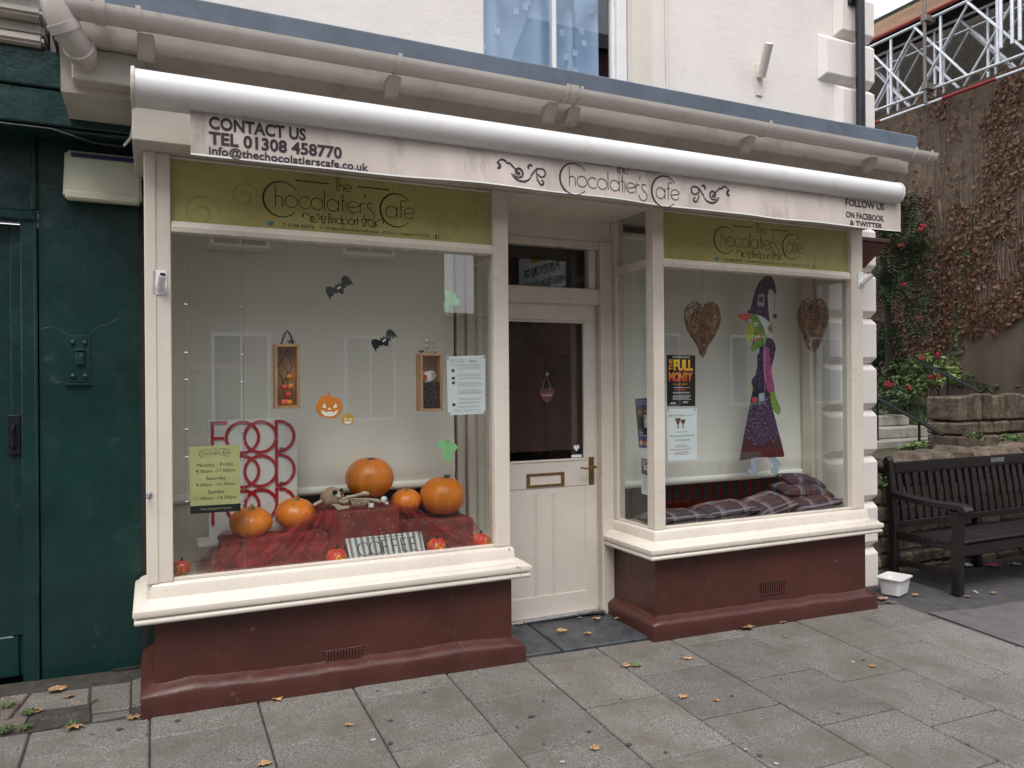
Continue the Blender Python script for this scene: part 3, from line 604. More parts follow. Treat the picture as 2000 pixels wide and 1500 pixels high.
# ================================================================== gutter with outlet
gu = thing('gutter', (2.2, -.46, 3.03), 'cream half-round plastic gutter along the shop eaves with swan-neck outlet', 'gutter')
GY, GZ, GR = -.307, 3.159, .0625; GX0, GX1 = -.375, 5.06
ho = [(GY + GR*math.cos(R(a)), GZ + GR*math.sin(R(a))) for a in range(180, 361, 15)] + [(GY + (GR-.004)*math.cos(R(a)), GZ + (GR-.004)*math.sin(R(a))) for a in range(360, 179, -15)]
build('channel', MB().prism(ho, 'x', GX0, GX1 - .03), 'gutter', gu, smooth=35)
build('stop_end', MB().prism([(GY + (GR+.002)*math.cos(R(a)), GZ + (GR+.002)*math.sin(R(a))) for a in range(180, 361, 15)], 'x', GX1 - .0298, GX1 - .02), 'gutter', gu)
def clip(x, wd, r=.004):
    o = [(GY + (GR+r)*math.cos(R(a)), GZ + (GR+r)*math.sin(R(a)) + (.012 if a in (180, 360) else 0)) for a in range(180, 361, 15)] + [(GY + (GR+.0005)*math.cos(R(a)), GZ + (GR+.0005)*math.sin(R(a))) for a in range(360, 179, -15)]
    build('clip', MB().prism(o, 'x', x - wd/2, x + wd/2), 'gutter', gu, smooth=35)
for px, py in ((270, 40), (778, 130), (1104, 190), (1131, 195), (1498, 255), (1782, 305), (1812, 308)): clip(at(px, py, GY - .03).x, .02, .006)
clip(at(1117, 190, GY - .03).x, .05, .004); clip(at(195, 20, GY - .03).x, .04, .007)
EL = [Vector(p) for p in ((-.345, GY, GZ - .005), (-.342, GY, GZ - .05), (-.325, GY + .015, GZ - .095), (-.296, GY + .045, GZ - .13), (-.272, GY + .09, GZ - .155), (-.262, GY + .16, GZ - .165), (-.258, .30, GZ - .19))]
T('outlet_elbow', 'gutter', gu, EL, [.066, .062, .058, .057, .056, .056, .055], 18)
for k in (2, 4): q = (EL[k+1] - EL[k-1]).normalized(); T('collar', 'gutter', gu, [EL[k] - q*.018, EL[k] + q*.018], .0635, 18)
# ================================================================== pipes and fixings on the wall
dp = thing('drainpipe', (5.09, .33, 3.26), 'black downpipe running down the cream quoins above the roof', 'drainpipe')
T('pipe', 'iron', dp, [(5.09, .325, 3.24), (5.09, .325, 8)], .036, 14); B('pipe_bracket', 'iron', dp, 5.03, 5.15, .362, .394, 4.55, 4.6, .004); B('shoe', 'iron', dp, 5.045, 5.135, .29, .39, 3.245, 3.275, .01)
hh_ = thing('hopper', (4.90, .30, -.1), 'maroon rainwater hopper and downpipe at the right end of the shopfront', 'hopper')
hx0 = 4.75
def frust(b0, b1, z0, z1):
    v = [(b0[0], b0[2], z0), (b0[1], b0[2], z0), (b0[1], b0[3], z0), (b0[0], b0[3], z0), (b1[0], b1[2], z1), (b1[1], b1[2], z1), (b1[1], b1[3], z1), (b1[0], b1[3], z1)]
    return MB().add(v, [(0,3,2,1), (4,5,6,7), (0,1,5,4), (1,2,6,5), (2,3,7,6), (3,0,4,7)])
hp_ = at(1700, 470, .15)
build('bowl', frust((4.80, 4.88, .12, .2), (4.76, 5.06, .06, .26), hp_.z - .22, hp_.z - .03), 'maroon', hh_, bevel=.004)
B('rim', 'maroon', hh_, 4.75, 5.075, .05, .27, hp_.z - .03, hp_.z, .004); T('pipe', 'maroon', hh_, [(4.80, .16, hp_.z - .2), (4.80, .16, gz(4.8, .2))], .034, 12)
def flag_holder(px, py, y, lab, tilt):
    p = at(px, py, y); t = thing('flag_holder', (p.x, y, p.z), lab, 'bracket')
    B('plate', 'white', t, p.x - .032, p.x + .032, y - .006, y - .0005, p.z - .058, p.z + .058, .002)
    T('socket', 'white', t, [(p.x, y - .006, p.z - .03), (p.x + tilt, y - .075, p.z + .03)], .018, 12); build('bore', MB().tube([(p.x + tilt*.99, y - .0745, p.z + .029), (p.x + tilt*1.015, y - .0765, p.z + .0315)], .014, 10), 'black', t)
    for a in (-.022, .022):
        for b in (-.048, .048): build('screw', MB().ell((p.x + a, y - .006, p.z + b), .004, .003, .004, 6, 4), 'steel', t)
flag_holder(312, 552, 0, 'white flagpole socket on the left window post', .012); flag_holder(1681, 547, 0, 'white flagpole socket on the right end window post', .03)
wb = thing('wall_bracket', (at(1480, 160, WY).x, WY - .03, at(1480, 188, WY).z), 'cream angled pole bracket on the upper wall', 'bracket')
a, b = at(1482, 188, WY), at(1482, 125, WY); B('plate', 'cream', wb, a.x - .03, a.x + .03, WY - .012, WY - .001, a.z, b.z, .003)
T('socket_tube', 'cream', wb, [at(1487, 150, WY - .03), at(1502, 84, WY - .16)], .033, 12)
cb = thing('cable', (at(1300, 10, WY).x, WY - .01, 3.35), 'thin cream cable painted onto the wall beside the upstairs window', 'cable')
x = at(1300, 60, WY).x; T('wire', 'cream', cb, [(x, WY - .008, 3.28), (x + .004, WY - .009, 3.7), (x - .003, WY - .009, 4.2), (x, WY - .009, 6)], .009, 6)
fl_ = thing('phone_cable', (-.05, -.1, 2.55), 'dark cable sagging under the green fascia to the awning end', 'cable')
T('wire', 'black', fl_, [at(0, 240, .2), at(100, 252, .2), at(180, 278, .2), at(240, 287, .15), at(258, 268, .05), at(262, 240, .0)], .005, 6)
T('wire', 'creamdirty', fl_, [at(242, 285, .0), at(255, 270, -.02), at(262, 235, -.06), at(262, 205, -.1)], .006, 6)

# ================================================================== green neighbour
gr = thing('green_shop', (-1.6, .9, 0), 'dark green glossy painted neighbouring shopfront at the left edge', 'building')
GYW = .61
B('wall', 'green', gr, -.525, -.032, GYW, GYW + .2, -.1, 2.858, .0); B('wall_foot', 'green', gr, -.0315, -.0008, .58, GYW + .2, -.1, .56, .0); B('pilaster', 'green', gr, -.605, -.531, GYW - .012, GYW + .1, .03, 2.42, .006); B('pilaster_edge', 'green', gr, -.545, -.5305, GYW - .02, GYW - .0125, .05, 2.42, .004)
B('header_panel', 'green', gr, -3, -.5255, GYW - .01, GYW + .1, 2.46, 2.858, .0); B('header_moulding', 'green', gr, -3, -.528, GYW - .03, GYW + .1, 2.40, 2.455, .01); B('moulding', 'green', gr, -.555, -.5265, GYW - .028, GYW - .0105, 2.456, 2.858, .008)
gd = B('door', 'green', gr, -1.5, -.607, GYW + .08, GYW + .12, .06, 2.395, .0)
B('rail', 'green', gd, -1.5, -.63, GYW + .065, GYW + .0795, .06, .27, .006); B('stile', 'green', gd, -.66, -.608, GYW + .06, GYW + .0795, .271, 2.39, .005)
hpx = at(28, 850, GYW + .06); hpl = B('handle_plate', 'iron', gd, hpx.x - .032, hpx.x + .032, GYW + .045, GYW + .0598, hpx.z - .105, hpx.z + .105, .004)
T('handle', 'iron', gd, [(hpx.x, GYW + .045, hpx.z + .05), (hpx.x, GYW + .01, hpx.z + .03), (hpx.x, GYW + .01, hpx.z - .05), (hpx.x, GYW + .045, hpx.z - .07)], .008, 8)
B('wall', 'green', gr, -3, -.5255, GYW + .15, GYW + .3, -.1, 2.40, .0)
for a, b, y in ((3.006, 3.185, .32), (2.83, 3.002, .335)): B('fascia_board', 'green', gr, -3, -.05, y, GYW + .1, a, b, .006)
B('fascia_bead', 'green', gr, -3, -.05, .36, .40, 2.812, 2.8295, .006); B('soffit', 'green', gr, -3, -.05, .405, GYW + .19, 2.86, 2.875, .0)
for i, (a, b, y) in enumerate(((3.19, 3.235, .27), (3.237, 3.30, .30), (3.302, 3.345, .22), (3.347, 3.46, .27), (3.462, 3.52, .12))): B('cornice_moulding', 'creamdirty', gr, -3, -.46, y, .8, a, b, .014, 2)
B('upper_wall', 'render', gr, -3, -.455, .5, .9, 3.525, 9, 0)
ip = at(153, 700, GYW); a, b = at(129, 748, GYW), at(178, 655, GYW)
pl = B('iron_plate', 'green', gr, a.x, b.x, GYW - .008, GYW - .001, a.z, b.z, .004)
for sx in (.28, .76):
    for sz in (.14, .84): build('bolt', MB().ell((a.x + (b.x-a.x)*sx, GYW - .01, a.z + (b.z-a.z)*sz), .014, .012, .014, 12, 8), 'green', pl, smooth=60)
B('lug', 'green', pl, a.x + .045, a.x + .085, GYW - .03, GYW - .0085, a.z + .09, a.z + .165, .008); B('lip', 'green', pl, a.x + .042, a.x + .088, GYW - .035, GYW - .0085, a.z + .166, a.z + .178, .004); B('ledge', 'green', pl, a.x - .004, b.x + .004, GYW - .02, GYW - .0015, a.z - .014, a.z - .0005, .003)
bm_ = MB(); 
for poly in ([(80, 642), (100, 638), (120, 646), (128, 652)], [(178, 648), (195, 637), (210, 633), (232, 622)], [(140, 452), (150, 458), (160, 440), (170, 420), (178, 413)]):
    bm_.tube([at(x, y, GYW - .0005) for x, y in poly], .0012, 5)
stuff(build('paint_crack', bm_, 'crack', gr))
al = thing('alarm_box', (-.23, .5, 2.5), 'cream intruder alarm box with a blue stripe on the green wall', 'alarm box')
a, b = at(122, 390, .50), at(277, 300, .50); zt, zb = at(125, 290, .5).z, at(125, 383, .5).z
build('casing', frust((a.x, b.x, .50, GYW - .002), (a.x + .01, b.x - .005, .51, GYW - .002), zb, zt), 'alarm', al, bevel=.012, seg=2)
B('stripe', 'blue', al, a.x + .04, b.x - .03, .4965, .52, zt - .035, zt - .015, .0015); B('lower_lip', 'alarm', al, a.x + .012, b.x - .012, .488, .55, zb - .012, zb + .035, .01)
hk = thing('hook', (-.03, .0, at(293, 966, 0).z), 'small steel hook on the left window post', 'hook'); p = at(300, 966, 0)
T('shank', 'steel', hk, [(p.x - .02, -.006, p.z), (p.x - .025, -.05, p.z), (p.x - .033, -.055, p.z - .004)], .005, 8); build('rose', MB().ell((p.x - .018, -.008, p.z), .014, .006, .018, 10, 6), 'steel', hk)
# ================================================================== left window display
GL = .046                               # outer face of the window glass; things stuck inside lie behind it
IN = .053
def pmap(px0, y): return None
def roller(x0, x1, y, z0, z1, lab, curl=0):
    t = thing('roller_blind', ((x0+x1)/2, y, z0), lab, 'blind'); n = 24; mb = MB(); vs = []
    for j in range(n+1):
        k = j/n; z = z1 - (z1-z0)*k; c = .035*max(0, (k-.75)/.25)**2 * math.sin(math.pi*min(1, max(0, (k-.75)/.25)))
        for i in range(13):
            u = i/12; x = x0 + (x1-x0)*u + curl*.05*(max(0, k-.6)/.4)**2*u*math.sin(k*3.1); vs.append((x, y - c + .006*math.sin(u*5 + k*2)*k, z))
    mb.add(vs, [(j*13+i, j*13+i+1, (j+1)*13+i+1, (j+1)*13+i) for j in range(n) for i in range(12)])
    build('cloth', mb, 'blind', t, smooth=60); T('bottom_roll', 'blind', t, [(x0, y, z0 - .01), (x1, y, z0 - .01)], .026, 14); T('top_roll', 'blind', t, [(x0, y + .02, z1 + .02), (x1, y + .02, z1 + .02)], .03, 12); return t
rb = roller(.08, 1.725, .545, .945, 2.56, 'cream roller blind pulled down behind the pumpkins and bats')
ch = MB(); p0, p1 = at(908, 760, .46), at(922, 760, .46)
for x, za, zb in ((p0.x, 2.5, at(908, 890, .46).z), (p1.x, 2.5, at(920, 890, .46).z)):
    z = za
    while z > zb: ch.add([(x-.003, .46, z), (x, .457, z), (x+.003, .46, z), (x, .463, z), (x, .46, z+.0045), (x, .46, z-.0045)], [(0,1,4), (1,2,4), (2,3,4), (3,0,4), (1,0,5), (2,1,5), (3,2,5), (0,3,5)]); z -= .0125
stuff(build('bead_chain', ch, 'white', rb))
roller(2.93, 4.645, .52, .85, 2.56, 'pale roller blind pulled down behind the witch figure', 1)
# printing on the lime sign panels
for k, (l0, l1, by, h0, ph) in {'l': (514, 812, 404, 0, .0), 'r': (1395, 1570, 478, 0, .0)}.items():
    pn = PANELS[k]; fm = facing(.0395); lm = MB(); a, b = at(l0, by, .039), at(l1, by, .039); h = (b.x - a.x)/logowidth(1); zz = 2.462
    logo(lm, a.x, zz, h, .0034, fm, .0004, True); build('logo', lm, 'inkbrown', pn)
    w0 = a.x - .015 if k == 'l' else a.x; zt = 2.362; x0, x1 = (PANELS[k].bound_box[0][0] + cafe.location.x, PANELS[k].bound_box[6][0] + cafe.location.x)
    d = x1 - x0
    for body, u0, u1 in (('T: 01308 458770', .31, .405), ('E: info@thechocolatierscafe.co.uk', .425, .61), ('47 East St \u2022 Bridport \u2022 DT6 3JX', .622, .78)): tm = MB(); text(tm, body, x0 + d*u0, x0 + d*u1, zt, zt + .0175, fm, .0006); build('lettering', tm, 'inkbrown', pn)
    fx = x0 + d*.80; build('social_icon', MB().plate([(fx, zt - .002), (fx + .022, zt - .002), (fx + .022, zt + .02), (fx, zt + .02)], fm, 0, .0006), 'navy', pn)
    q = MB(); text(q, 'f', fx + .009, fx + .018, zt - .001, zt + .018, fm, .001, 1, .02); build('lettering', q, 'paper', pn)
    bx = x0 + d*.275; s = .012; bird = [(-1.4, .3), (-.6, .1), (-.9, .9), (0, .35), (.5, .9), (1.1, .8), (1.5, .7), (1.15, .35), (1.2, -.3), (.5, -.95), (-.6, -1), (-1.3, -.7), (-.7, -.55), (-1.3, -.2), (-.9, -.15)]
    build('bird_icon', MB().plate([(bx + p[0]*s, zt + .012 + p[1]*s) for p in bird], fm, 0, .0006), 'teal', pn)
    for cx, cz, r in ((.08, 2.40, .09), (.2, 2.50, .07), (.85, 2.43, .1), (.93, 2.53, .06)):
        sw_ = MB(); stroke(sw_, [(x0 + d*cx + (r - r*.028*i)*math.cos(i*.32), max(2.348, min(2.640, cz + (r - r*.028*i)*math.sin(i*.32)))) for i in range(30)], taper(30, .010), fm, -.0007 + .0008)
        build('swirl', sw_, 'limetone', pn)
# ---- stickers on the inside of the glass
def P2(px, py, y): p = at(px, py, y); return (p.x, p.z)
def sticker(name, poly, m, lab, cat, holes=(), hm='blind', y=IN, group=None, hname='cut_out'):
    t = thing(name, (*[sum(P2(x, yy, y)[0] for x, yy in poly)/len(poly), y], min(P2(x, yy, y)[1] for x, yy in poly)), lab, cat, group)
    build('film', MB().plate([P2(*p, y) for p in poly], facing(y), 0, -.0012), m, t)
    for h in holes: build(hname, MB().plate([P2(*p, y) for p in h], facing(y - .0002), 0, -.0004), hm, t)
    return t
M['batfilm'] = mat('black_glitter_film', (.006, .006, .007), .5, .4, 40, .3); M['orangefilm'] = mat('orange_film', (.72, .22, .008), .5, .1, 9, 0); M['yellowfilm'] = mat('yellow_film', (.62, .36, .02), .5, .1, 9, 0); M['ghostfilm'] = mat('pale_green_film', (.25, .58, .24), .5, .12, 9, 0)
def bat(cx, cy, ang, sc, lab):
    up = [(-27, -2), (-25, -9), (-20, -12), (-13, -10), (-8, -5), (-5, -5), (-4, -9), (-1.5, -6), (1.5, -6), (4, -9), (5, -5), (8, -5), (13, -10), (20, -12), (25, -9), (27, -2), (27, 7), (22, 3), (18, 5), (15, 1), (11, 5), (8, 3), (4, 7), (0, 10), (-4, 7), (-8, 3), (-11, 5), (-15, 1), (-18, 5), (-22, 3), (-27, 7)]
    c, s = math.cos(R(ang)), math.sin(R(ang)); tr = lambda x, y: (cx + sc*(x*c + 1.35*y*s), cy + sc*(-x*s + 1.35*y*c))
    e = [[tr(ex + 1.5*math.cos(i), -1 + 1.9*math.sin(i)) for i in range(6)] for ex in (-2.2, 2.2)]
    sticker('bat_sticker', [tr(*p) for p in up], 'batfilm', lab, 'sticker', e, group='bat stickers on the left window', hname='eye')
bat(663, 563, 33, 1.0, 'black bat window sticker nearest the lime sign'); bat(751, 666, 33, .94, 'black bat window sticker just left of the cup box')
def pumpkin_face(cx, cy, s, m, lab):
    o = [(cx + s*26*math.copysign(abs(math.cos(R(a)))**.8, math.cos(R(a))), cy + s*(22*math.sin(R(a)) + 1.5*math.cos(R(5*a)))) for a in range(-90, 270, 12)]
    i = 15; o = o[:i] + o[i:]
    stem = [(cx - s*3, cy - s*21), (cx - s*2, cy - s*26), (cx - s*5, cy - s*29), (cx + s*1, cy - s*29), (cx + s*4, cy - s*21)]
    hs = [[(cx - s*14, cy + s*1), (cx - s*9, cy - s*8), (cx - s*5, cy + s*2)], [(cx + s*7, cy + s*2), (cx + s*13, cy - s*8), (cx + s*16, cy + s*1)], [(cx - s*3, cy + s*5), (cx + s*.5, cy), (cx + s*4, cy + s*5)],
          [(cx - s*17, cy + s*5), (cx - s*11, cy + s*8), (cx - s*8, cy + s*8), (cx - s*7, cy + s*11), (cx - s*3, cy + s*9), (cx + s*7, cy + s*9), (cx + s*9, cy + s*11), (cx + s*12, cy + s*8), (cx + s*18, cy + s*5), (cx + s*14, cy + s*14), (cx + s*6, cy + s*18), (cx - s*6, cy + s*18), (cx - s*13, cy + s*14)]]
    t = sticker('pumpkin_sticker', o, m, lab, 'sticker', hs, group='pumpkin stickers on the left window', hname='face_cut'); build('stalk', MB().plate([P2(*p, IN) for p in stem], facing(IN - .0001), 0, -.001), m, t)
pumpkin_face(643, 795, 1.0, 'orangefilm', 'larger orange jack-o-lantern window sticker with grinning face'); pumpkin_face(679, 819, .48, 'yellowfilm', 'small yellow jack-o-lantern window sticker beside the orange one')
gh = [(.75, -23), (4.5, -20), (5.5, -15), (11, -17.5), (19, -11), (22, -5), (17.5, -5), (16, 1), (11, -2.5), (7.5, 1), (6, 10), (11, 17.5), (7, 27), (5, 20), (-5, 15), (-9, 7.5), (-7.5, -2.5), (-12.5, -5), (-15, -10), (-22, -7.5), (-17.5, -17.5), (-10, -22), (-5, -16), (-3, -21)]
def ghost(cx, cy, ang, sc, lab):
    c, s = math.cos(R(ang)), math.sin(R(ang)); tr = lambda p: (cx + sc*(p[0]*c + p[1]*s), cy + sc*(-p[0]*s + p[1]*c))
    e = [[tr((ex + .9*math.cos(i), ey + 1.4*math.sin(i))) for i in range(6)] for ex, ey in ((-2, -18.5), (2, -18.5), (.2, -13))]
    sticker('ghost_sticker', [tr(p) for p in gh], 'ghostfilm', lab, 'sticker', e, 'black', group='ghost stickers on the left window', hname='eye')
ghost(877, 589, -35, .95, 'pale green ghost window sticker tilted, the upper of the two'); ghost(874, 881, 0, 1.0, 'pale green ghost window sticker upright, above the far right pumpkin')
# ---- hanging pine boxes
def spider(t, c, s, m='black', name='spider', nrm=Vector((0, 0, 1)), parent=None):
    c = Vector(c); mb = MB(); mb.ell(c, s*.5, s*.35, s*.28, 8, 6); mb.ell(c + Vector((s*.55, -s*.05, 0)), s*.25, s*.22, s*.2, 8, 6)
    for k in range(4):
        for sg in (-1, 1):
            a = R(-50 + 35*k); d = Vector((math.sin(a), sg*.7*math.cos(a), 0)); mb.tube([c + Vector((s*.2, 0, 0)), c + d*s*.7 + Vector((.1*s, 0, s*.45)), c + d*s*1.45 + Vector((.1*s, 0, -s*.25))], [s*.06, s*.05, s*.03], 4)
    return mb
def spider_thing(px, py, y, s, lab, m='black'):
    p = at(px, py, y); return tag(build('toy_spider', spider(None, p, s), m, smooth=50), lab, 'toy spider', 'plastic spiders in the window')
def pine_box(x0, x1, z0, z1, y0, y1, lab):
    t = thing('pine_box', ((x0+x1)/2, (y0+y1)/2, z0), lab, 'box', 'pine boxes hung in the left window'); w_ = .014
    B('side', 'wood', t, x0, x0 + w_, y0, y1, z0, z1, .0015); B('side', 'wood', t, x1 - w_, x1, y0, y1, z0, z1, .0015); B('bottom', 'wood', t, x0 + w_ + .0003, x1 - w_ - .0003, y0, y1, z0, z0 + w_, .001); B('top', 'wood', t, x0 + w_ + .0003, x1 - w_ - .0003, y0, y1, z1 - w_, z1, .001); B('back', 'wood', t, x0 + w_, x1 - w_, y1 - .006, y1 - .0005, z0 + w_, z1 - w_, 0)
    return t
bz0, bz1 = at(560, 798, .12).z, at(560, 672, .12).z; bx0, bx1 = at(537, 740, .12).x, at(586, 740, .12).x
pb = pine_box(bx0, bx1, bz0, bz1, .12, .20, 'pine box holding a string of pumpkin lights, left in the window')
T('handle', 'navy', pb, [at(549, 672, .15), at(556, 652, .15), at(561, 646, .15), at(567, 654, .15), at(573, 672, .15)], .006, 6)
sx_ = (bx0+bx1)/2; tag(build('toy_spider', spider(None, (sx_ + .02, .15, bz1 + .012), .024), 'navy', smooth=50), 'dark blue toy spider on top of the pumpkin lights box', 'toy spider', 'plastic spiders in the window')
ls = thing('light_string', (sx_, .16, bz0 + .02), 'string of small orange pumpkin lights inside the pine box', 'fairy lights')
for q in range(3):
    T('cord', 'black', ls, [(sx_ - .03 + .02*q + .018*math.sin(i*1.3 + q*2), .165 - .012*q, bz1 - .03 - (bz1 - bz0 - .06)*i/10) for i in range(11)], .0022, 5)
for a, b in ((.012, .165), (.02, .115), (-.012, .11), (.008, .072), (.012, .03), (-.018, .032), (-.004, .035)):
    o_ = build('bulb', MB().ell((sx_ + a, .145, bz0 + b), .018, .016, .016, 12, 8, lambda th, ph: 1 + .06*math.cos(6*th)), 'orangefilm' if a > .01 else 'toy', ls, smooth=60)
cz0, cz1 = at(838, 803, .12).z, at(838, 690, .12).z; cx0, cx1 = at(822, 750, .12).x, at(865, 750, .12).x
pb2 = pine_box(cx0, cx1, cz0, cz1, .12, .21, 'pine box filled with coffee beans and a white cup')
cxm = (cx0+cx1)/2; cbz = cz0 + .014; ctop = cz0 + (cz1-cz0)*.50
bn = MB()
M['bean'] = mat('roasted_bean', (.035, .016, .009), .4, .4, 60, .2)
for i in range(420):
    z = cbz + .008 + (ctop - cbz - .01)*random.random(); x = random.uniform(cx0 + .02, cx1 - .02); y = random.uniform(.123, .14) if random.random() < .8 else random.uniform(.125, .195)
    if y > .145: z = ctop - random.uniform(0, .008)
    bn.ell((x, y, z), random.uniform(.004, .008), .0045, random.uniform(.004, .007), 6, 4)
bn.box(cx0 + .0145, cx1 - .0145, .135, .2, cbz + .0005, ctop - .006)
tag(stuff(build('coffee_beans', bn, 'bean', smooth=60)), 'dark roasted coffee beans filling the lower half of the pine box', 'coffee beans')
cp = thing('coffee_cup', (cxm - .005, .165, ctop - .004), 'white cup with a red oval badge lying on the coffee beans', 'cup')
prf = [(.018, 0), (.03, .004), (.036, .03), (.04, .062), (.038, .062), (.033, .03), (.0, .006)]
cm = MB(); nn = 20; tilt = Matrix.Rotation(R(-12), 3, 'Y'); base = Vector((cxm - .008, .165, ctop))
cm.add([base + tilt @ Vector((r*math.cos(2*math.pi*i/nn), r*math.sin(2*math.pi*i/nn), z)) for r, z in prf for i in range(nn)], [(j*nn+i, j*nn+(i+1) % nn, (j+1)*nn+(i+1) % nn, (j+1)*nn+i) for j in range(len(prf)-1) for i in range(nn)])
build('bowl', cm, 'white', cp, smooth=40); T('handle', 'white', cp, [base + tilt @ Vector((.033 + .018*math.sin(R(a)), 0, .034 - .018*math.cos(R(a)))) for a in range(0, 181, 20)], .0045, 8)
bd = MB(); bd.add([base + tilt @ Vector((.0385*math.sin(R(-32 + 18*math.cos(R(a)) )), -.0385*math.cos(R(-32 + 18*math.cos(R(a)))), .034 + .014*math.sin(R(a)))) for a in range(0, 360, 20)], [tuple(range(18))]); build('badge', bd, 'toy', cp)
sk = MB(); q0 = Vector((at(833, 684, .16).x, .16, cz1 + .004)); k_ = .004
for a, b in (((0, 0, .004), (0, 0, .05)), ((0, 0, .045), (.045, -.01, .062)), ((0, 0, .038), (.055, .012, .03)), ((0, 0, .004), (.06, -.02, .006)), ((0, 0, .004), (.068, .018, .002))): sk.tube([q0 + Vector(a), (q0 + Vector(a)).lerp(q0 + Vector(b), .5) + Vector((0, 0, .004)), q0 + Vector(b)], [k_, k_*.7, k_*1.1], 6)
sk.ell(q0 + Vector((0, 0, .066)), .012, .012, .015, 10, 8); sk.ell(q0 + Vector((0, 0, .035)), .011, .008, .016, 8, 6)
tag(build('toy_skeleton', sk, 'bone', smooth=60), 'tiny bone-coloured skeleton sitting on the coffee bean box', 'skeleton')
tag(build('toy_spider', spider(None, (cx0 + .012, .15, cz1 + .01), .02), 'black', smooth=50), 'black toy spider on the coffee bean box beside the skeleton', 'toy spider', 'plastic spiders in the window')
for x, zt, nm in (((bx0+bx1)/2, at(561, 646, .15).z, 'pumpkin lights'), ((cx0+cx1)/2, cz1, 'coffee bean')): tag(build('hanging_thread', MB().tube([(x, .16, zt - .001), (x, .16, 2.658)], .0008, 4), 'clear'), 'fine clear thread holding up the %s box' % nm, 'thread')
# ---- paper and card
def card(name, px, y, m, lab, cat, th=.0012, tilt=0.0):      # four photo corners: tl, tr, br, bl
    q = [P2(*p, y) for p in px]; t = thing(name, (q[3][0], y, q[3][1]), lab, cat); build('sheet', MB().plate(q, facing(y), 0, -th), m, t)
    def mp(s, v, n):
        a = Vector(q[0]).lerp(Vector(q[1]), s); b = Vector(q[3]).lerp(Vector(q[2]), s); r = b.lerp(a, v); return (r.x, y - n, r.y)
    return t, mp
def cl(t, m, mp, rows, name='lettering', n=.0006):           # (text, s0, s1, v0, v1, bold)
    mb = MB()
    for r in rows: text(mb, r[0], r[1], r[2], r[3], r[4], mp, n, 1.0, r[5] if len(r) > 5 else 0)
    return build(name, mb, m, t)
def fp(t, m, mp, vs, s0, s1, h=.008, name='small_print', n=.0006):
    mb = MB()
    for v in vs:
        x = s0 + random.uniform(0, .06); e = s1 - random.uniform(0, .12)
        while x < e: d = min(random.uniform(.02, .07), e - x + .001); mb.quad(mp(x, v, n), mp(x + d, v, n), mp(x + d, v + h, n), mp(x, v + h, n)); x += d + .014
    return stuff(build(name, mb, m, t))
M['greyprint'] = mat('grey_print', (.14, .14, .145), .6, .1, 9, 0)
def logo_on(t, m, mp, s0, s1, v0, asp, name='logo'):          # logo in sheet units; asp = width / height of the sheet
    mb = MB(); h = (s1 - s0)/logowidth(1); logo(mb, 0, 0, 1, .09, lambda s, v, n: mp(s0 + s*h, v0 + v*h*asp, n), .0006, False); return build(name, mb, m, t)
oh, mp = card('opening_hours_sign', ((369, 873), (468, 868), (470, 998), (372, 1004)), .075, 'limecard', 'lime opening hours card hung on display wires in the left window', 'sign')
logo_on(oh, 'inkbrown', mp, .2, .82, .865, .76)
cl(oh, 'inkbrown', mp, (('Monday - Friday', .15, .87, .675, .745), ('9.30am -17.00pm', .12, .90, .585, .65), ('Saturday', .32, .71, .475, .545), ('9.00am -16.30pm', .12, .90, .385, .445), ('Sunday', .35, .68, .27, .34), ('11.00am -14.30pm', .09, .92, .18, .245)))
build('footer_band', MB().add([mp(0, 0, .0003), mp(1, 0, .0003), mp(1, .115, .0003), mp(0, .115, .0003)], [(0, 1, 2, 3)]), 'black', oh); cl(oh, 'limecard', mp, (('Winter Opening Hours May Vary', .2, .81, .04, .075),), n=.0008)
me_, mp = card('menu_sheet', ((872, 696), (948, 694), (948, 808), (875, 811)), .056, 'paper', 'white printed menu sheet fixed inside the left window by the doorway', 'menu')
cl(me_, 'greyprint', mp, (('Menu', .58, .78, .885, .935),)); logo_on(me_, 'greyprint', mp, .1, .46, .90, .66)
for vs, a in (((.85, .835), .1), ((.81, .79, .77), .25), ((.69, .67, .655, .625, .60), .25), ((.545, .52, .50, .47), .25), ((.42, .40, .38, .365, .35), .25), ((.27, .25), .25), ((.205, .19, .14, .12), .25), ((.075, .05), .15)): fp(me_, 'greyprint', mp, vs, a, .93, .005)
for v in (.73, .60, .52, .15):
    build('food_photo', MB().add([mp(.12, v, .0006), mp(.2, v, .0006), mp(.2, v + .05, .0006), mp(.12, v + .05, .0006)], [(0, 1, 2, 3)]), 'stone', me_)
for a in (.03, .97):
    for b in (.03, .97): c = Vector(mp(a, b, .001)); build('sucker', MB().ell(c, .006, .002, .006, 8, 5), 'steel', me_)
# ---- display wires with clamps and clear pockets
for px, ix in ((362, 'left'), (476, 'right')):
    x = at(px, 800, .085).x; t = thing('display_wire', (x, .085, .586), 'thin steel display wire with clamps, the %s of the pair' % ('one by the window post' if ix == 'left' else 'one crossing the red lettering'), 'wire', 'display wires')
    T('wire', 'steel', t, [(x, .085, .586), (x, .085, 2.658)], .0013, 5); T('tensioner', 'steel', t, [(x, .085, .5855), (x, .085, .64)], .006, 8)
    for py in (595, 689, 742, 839, 893, 980): z = at(px, py + (4 if ix == 'right' else 0), .085).z; T('clamp', 'steel', t, [(x - .002, .085, z), (x + .012 if ix == 'left' else x - .012, .085, z)], .006, 8)
for i, (a, b) in enumerate(((578, 708), (722, 851))):
    q0, q1 = at(372, b, .085), at(470, a, .085); tag(build('clear_pocket', MB().box(q0.x, q1.x, .083, .087, q0.z, q1.z), 'clear'), ('upper' if i == 0 else 'lower') + ' empty clear acrylic pocket between the display wires', 'acrylic pocket', 'empty acrylic pockets')
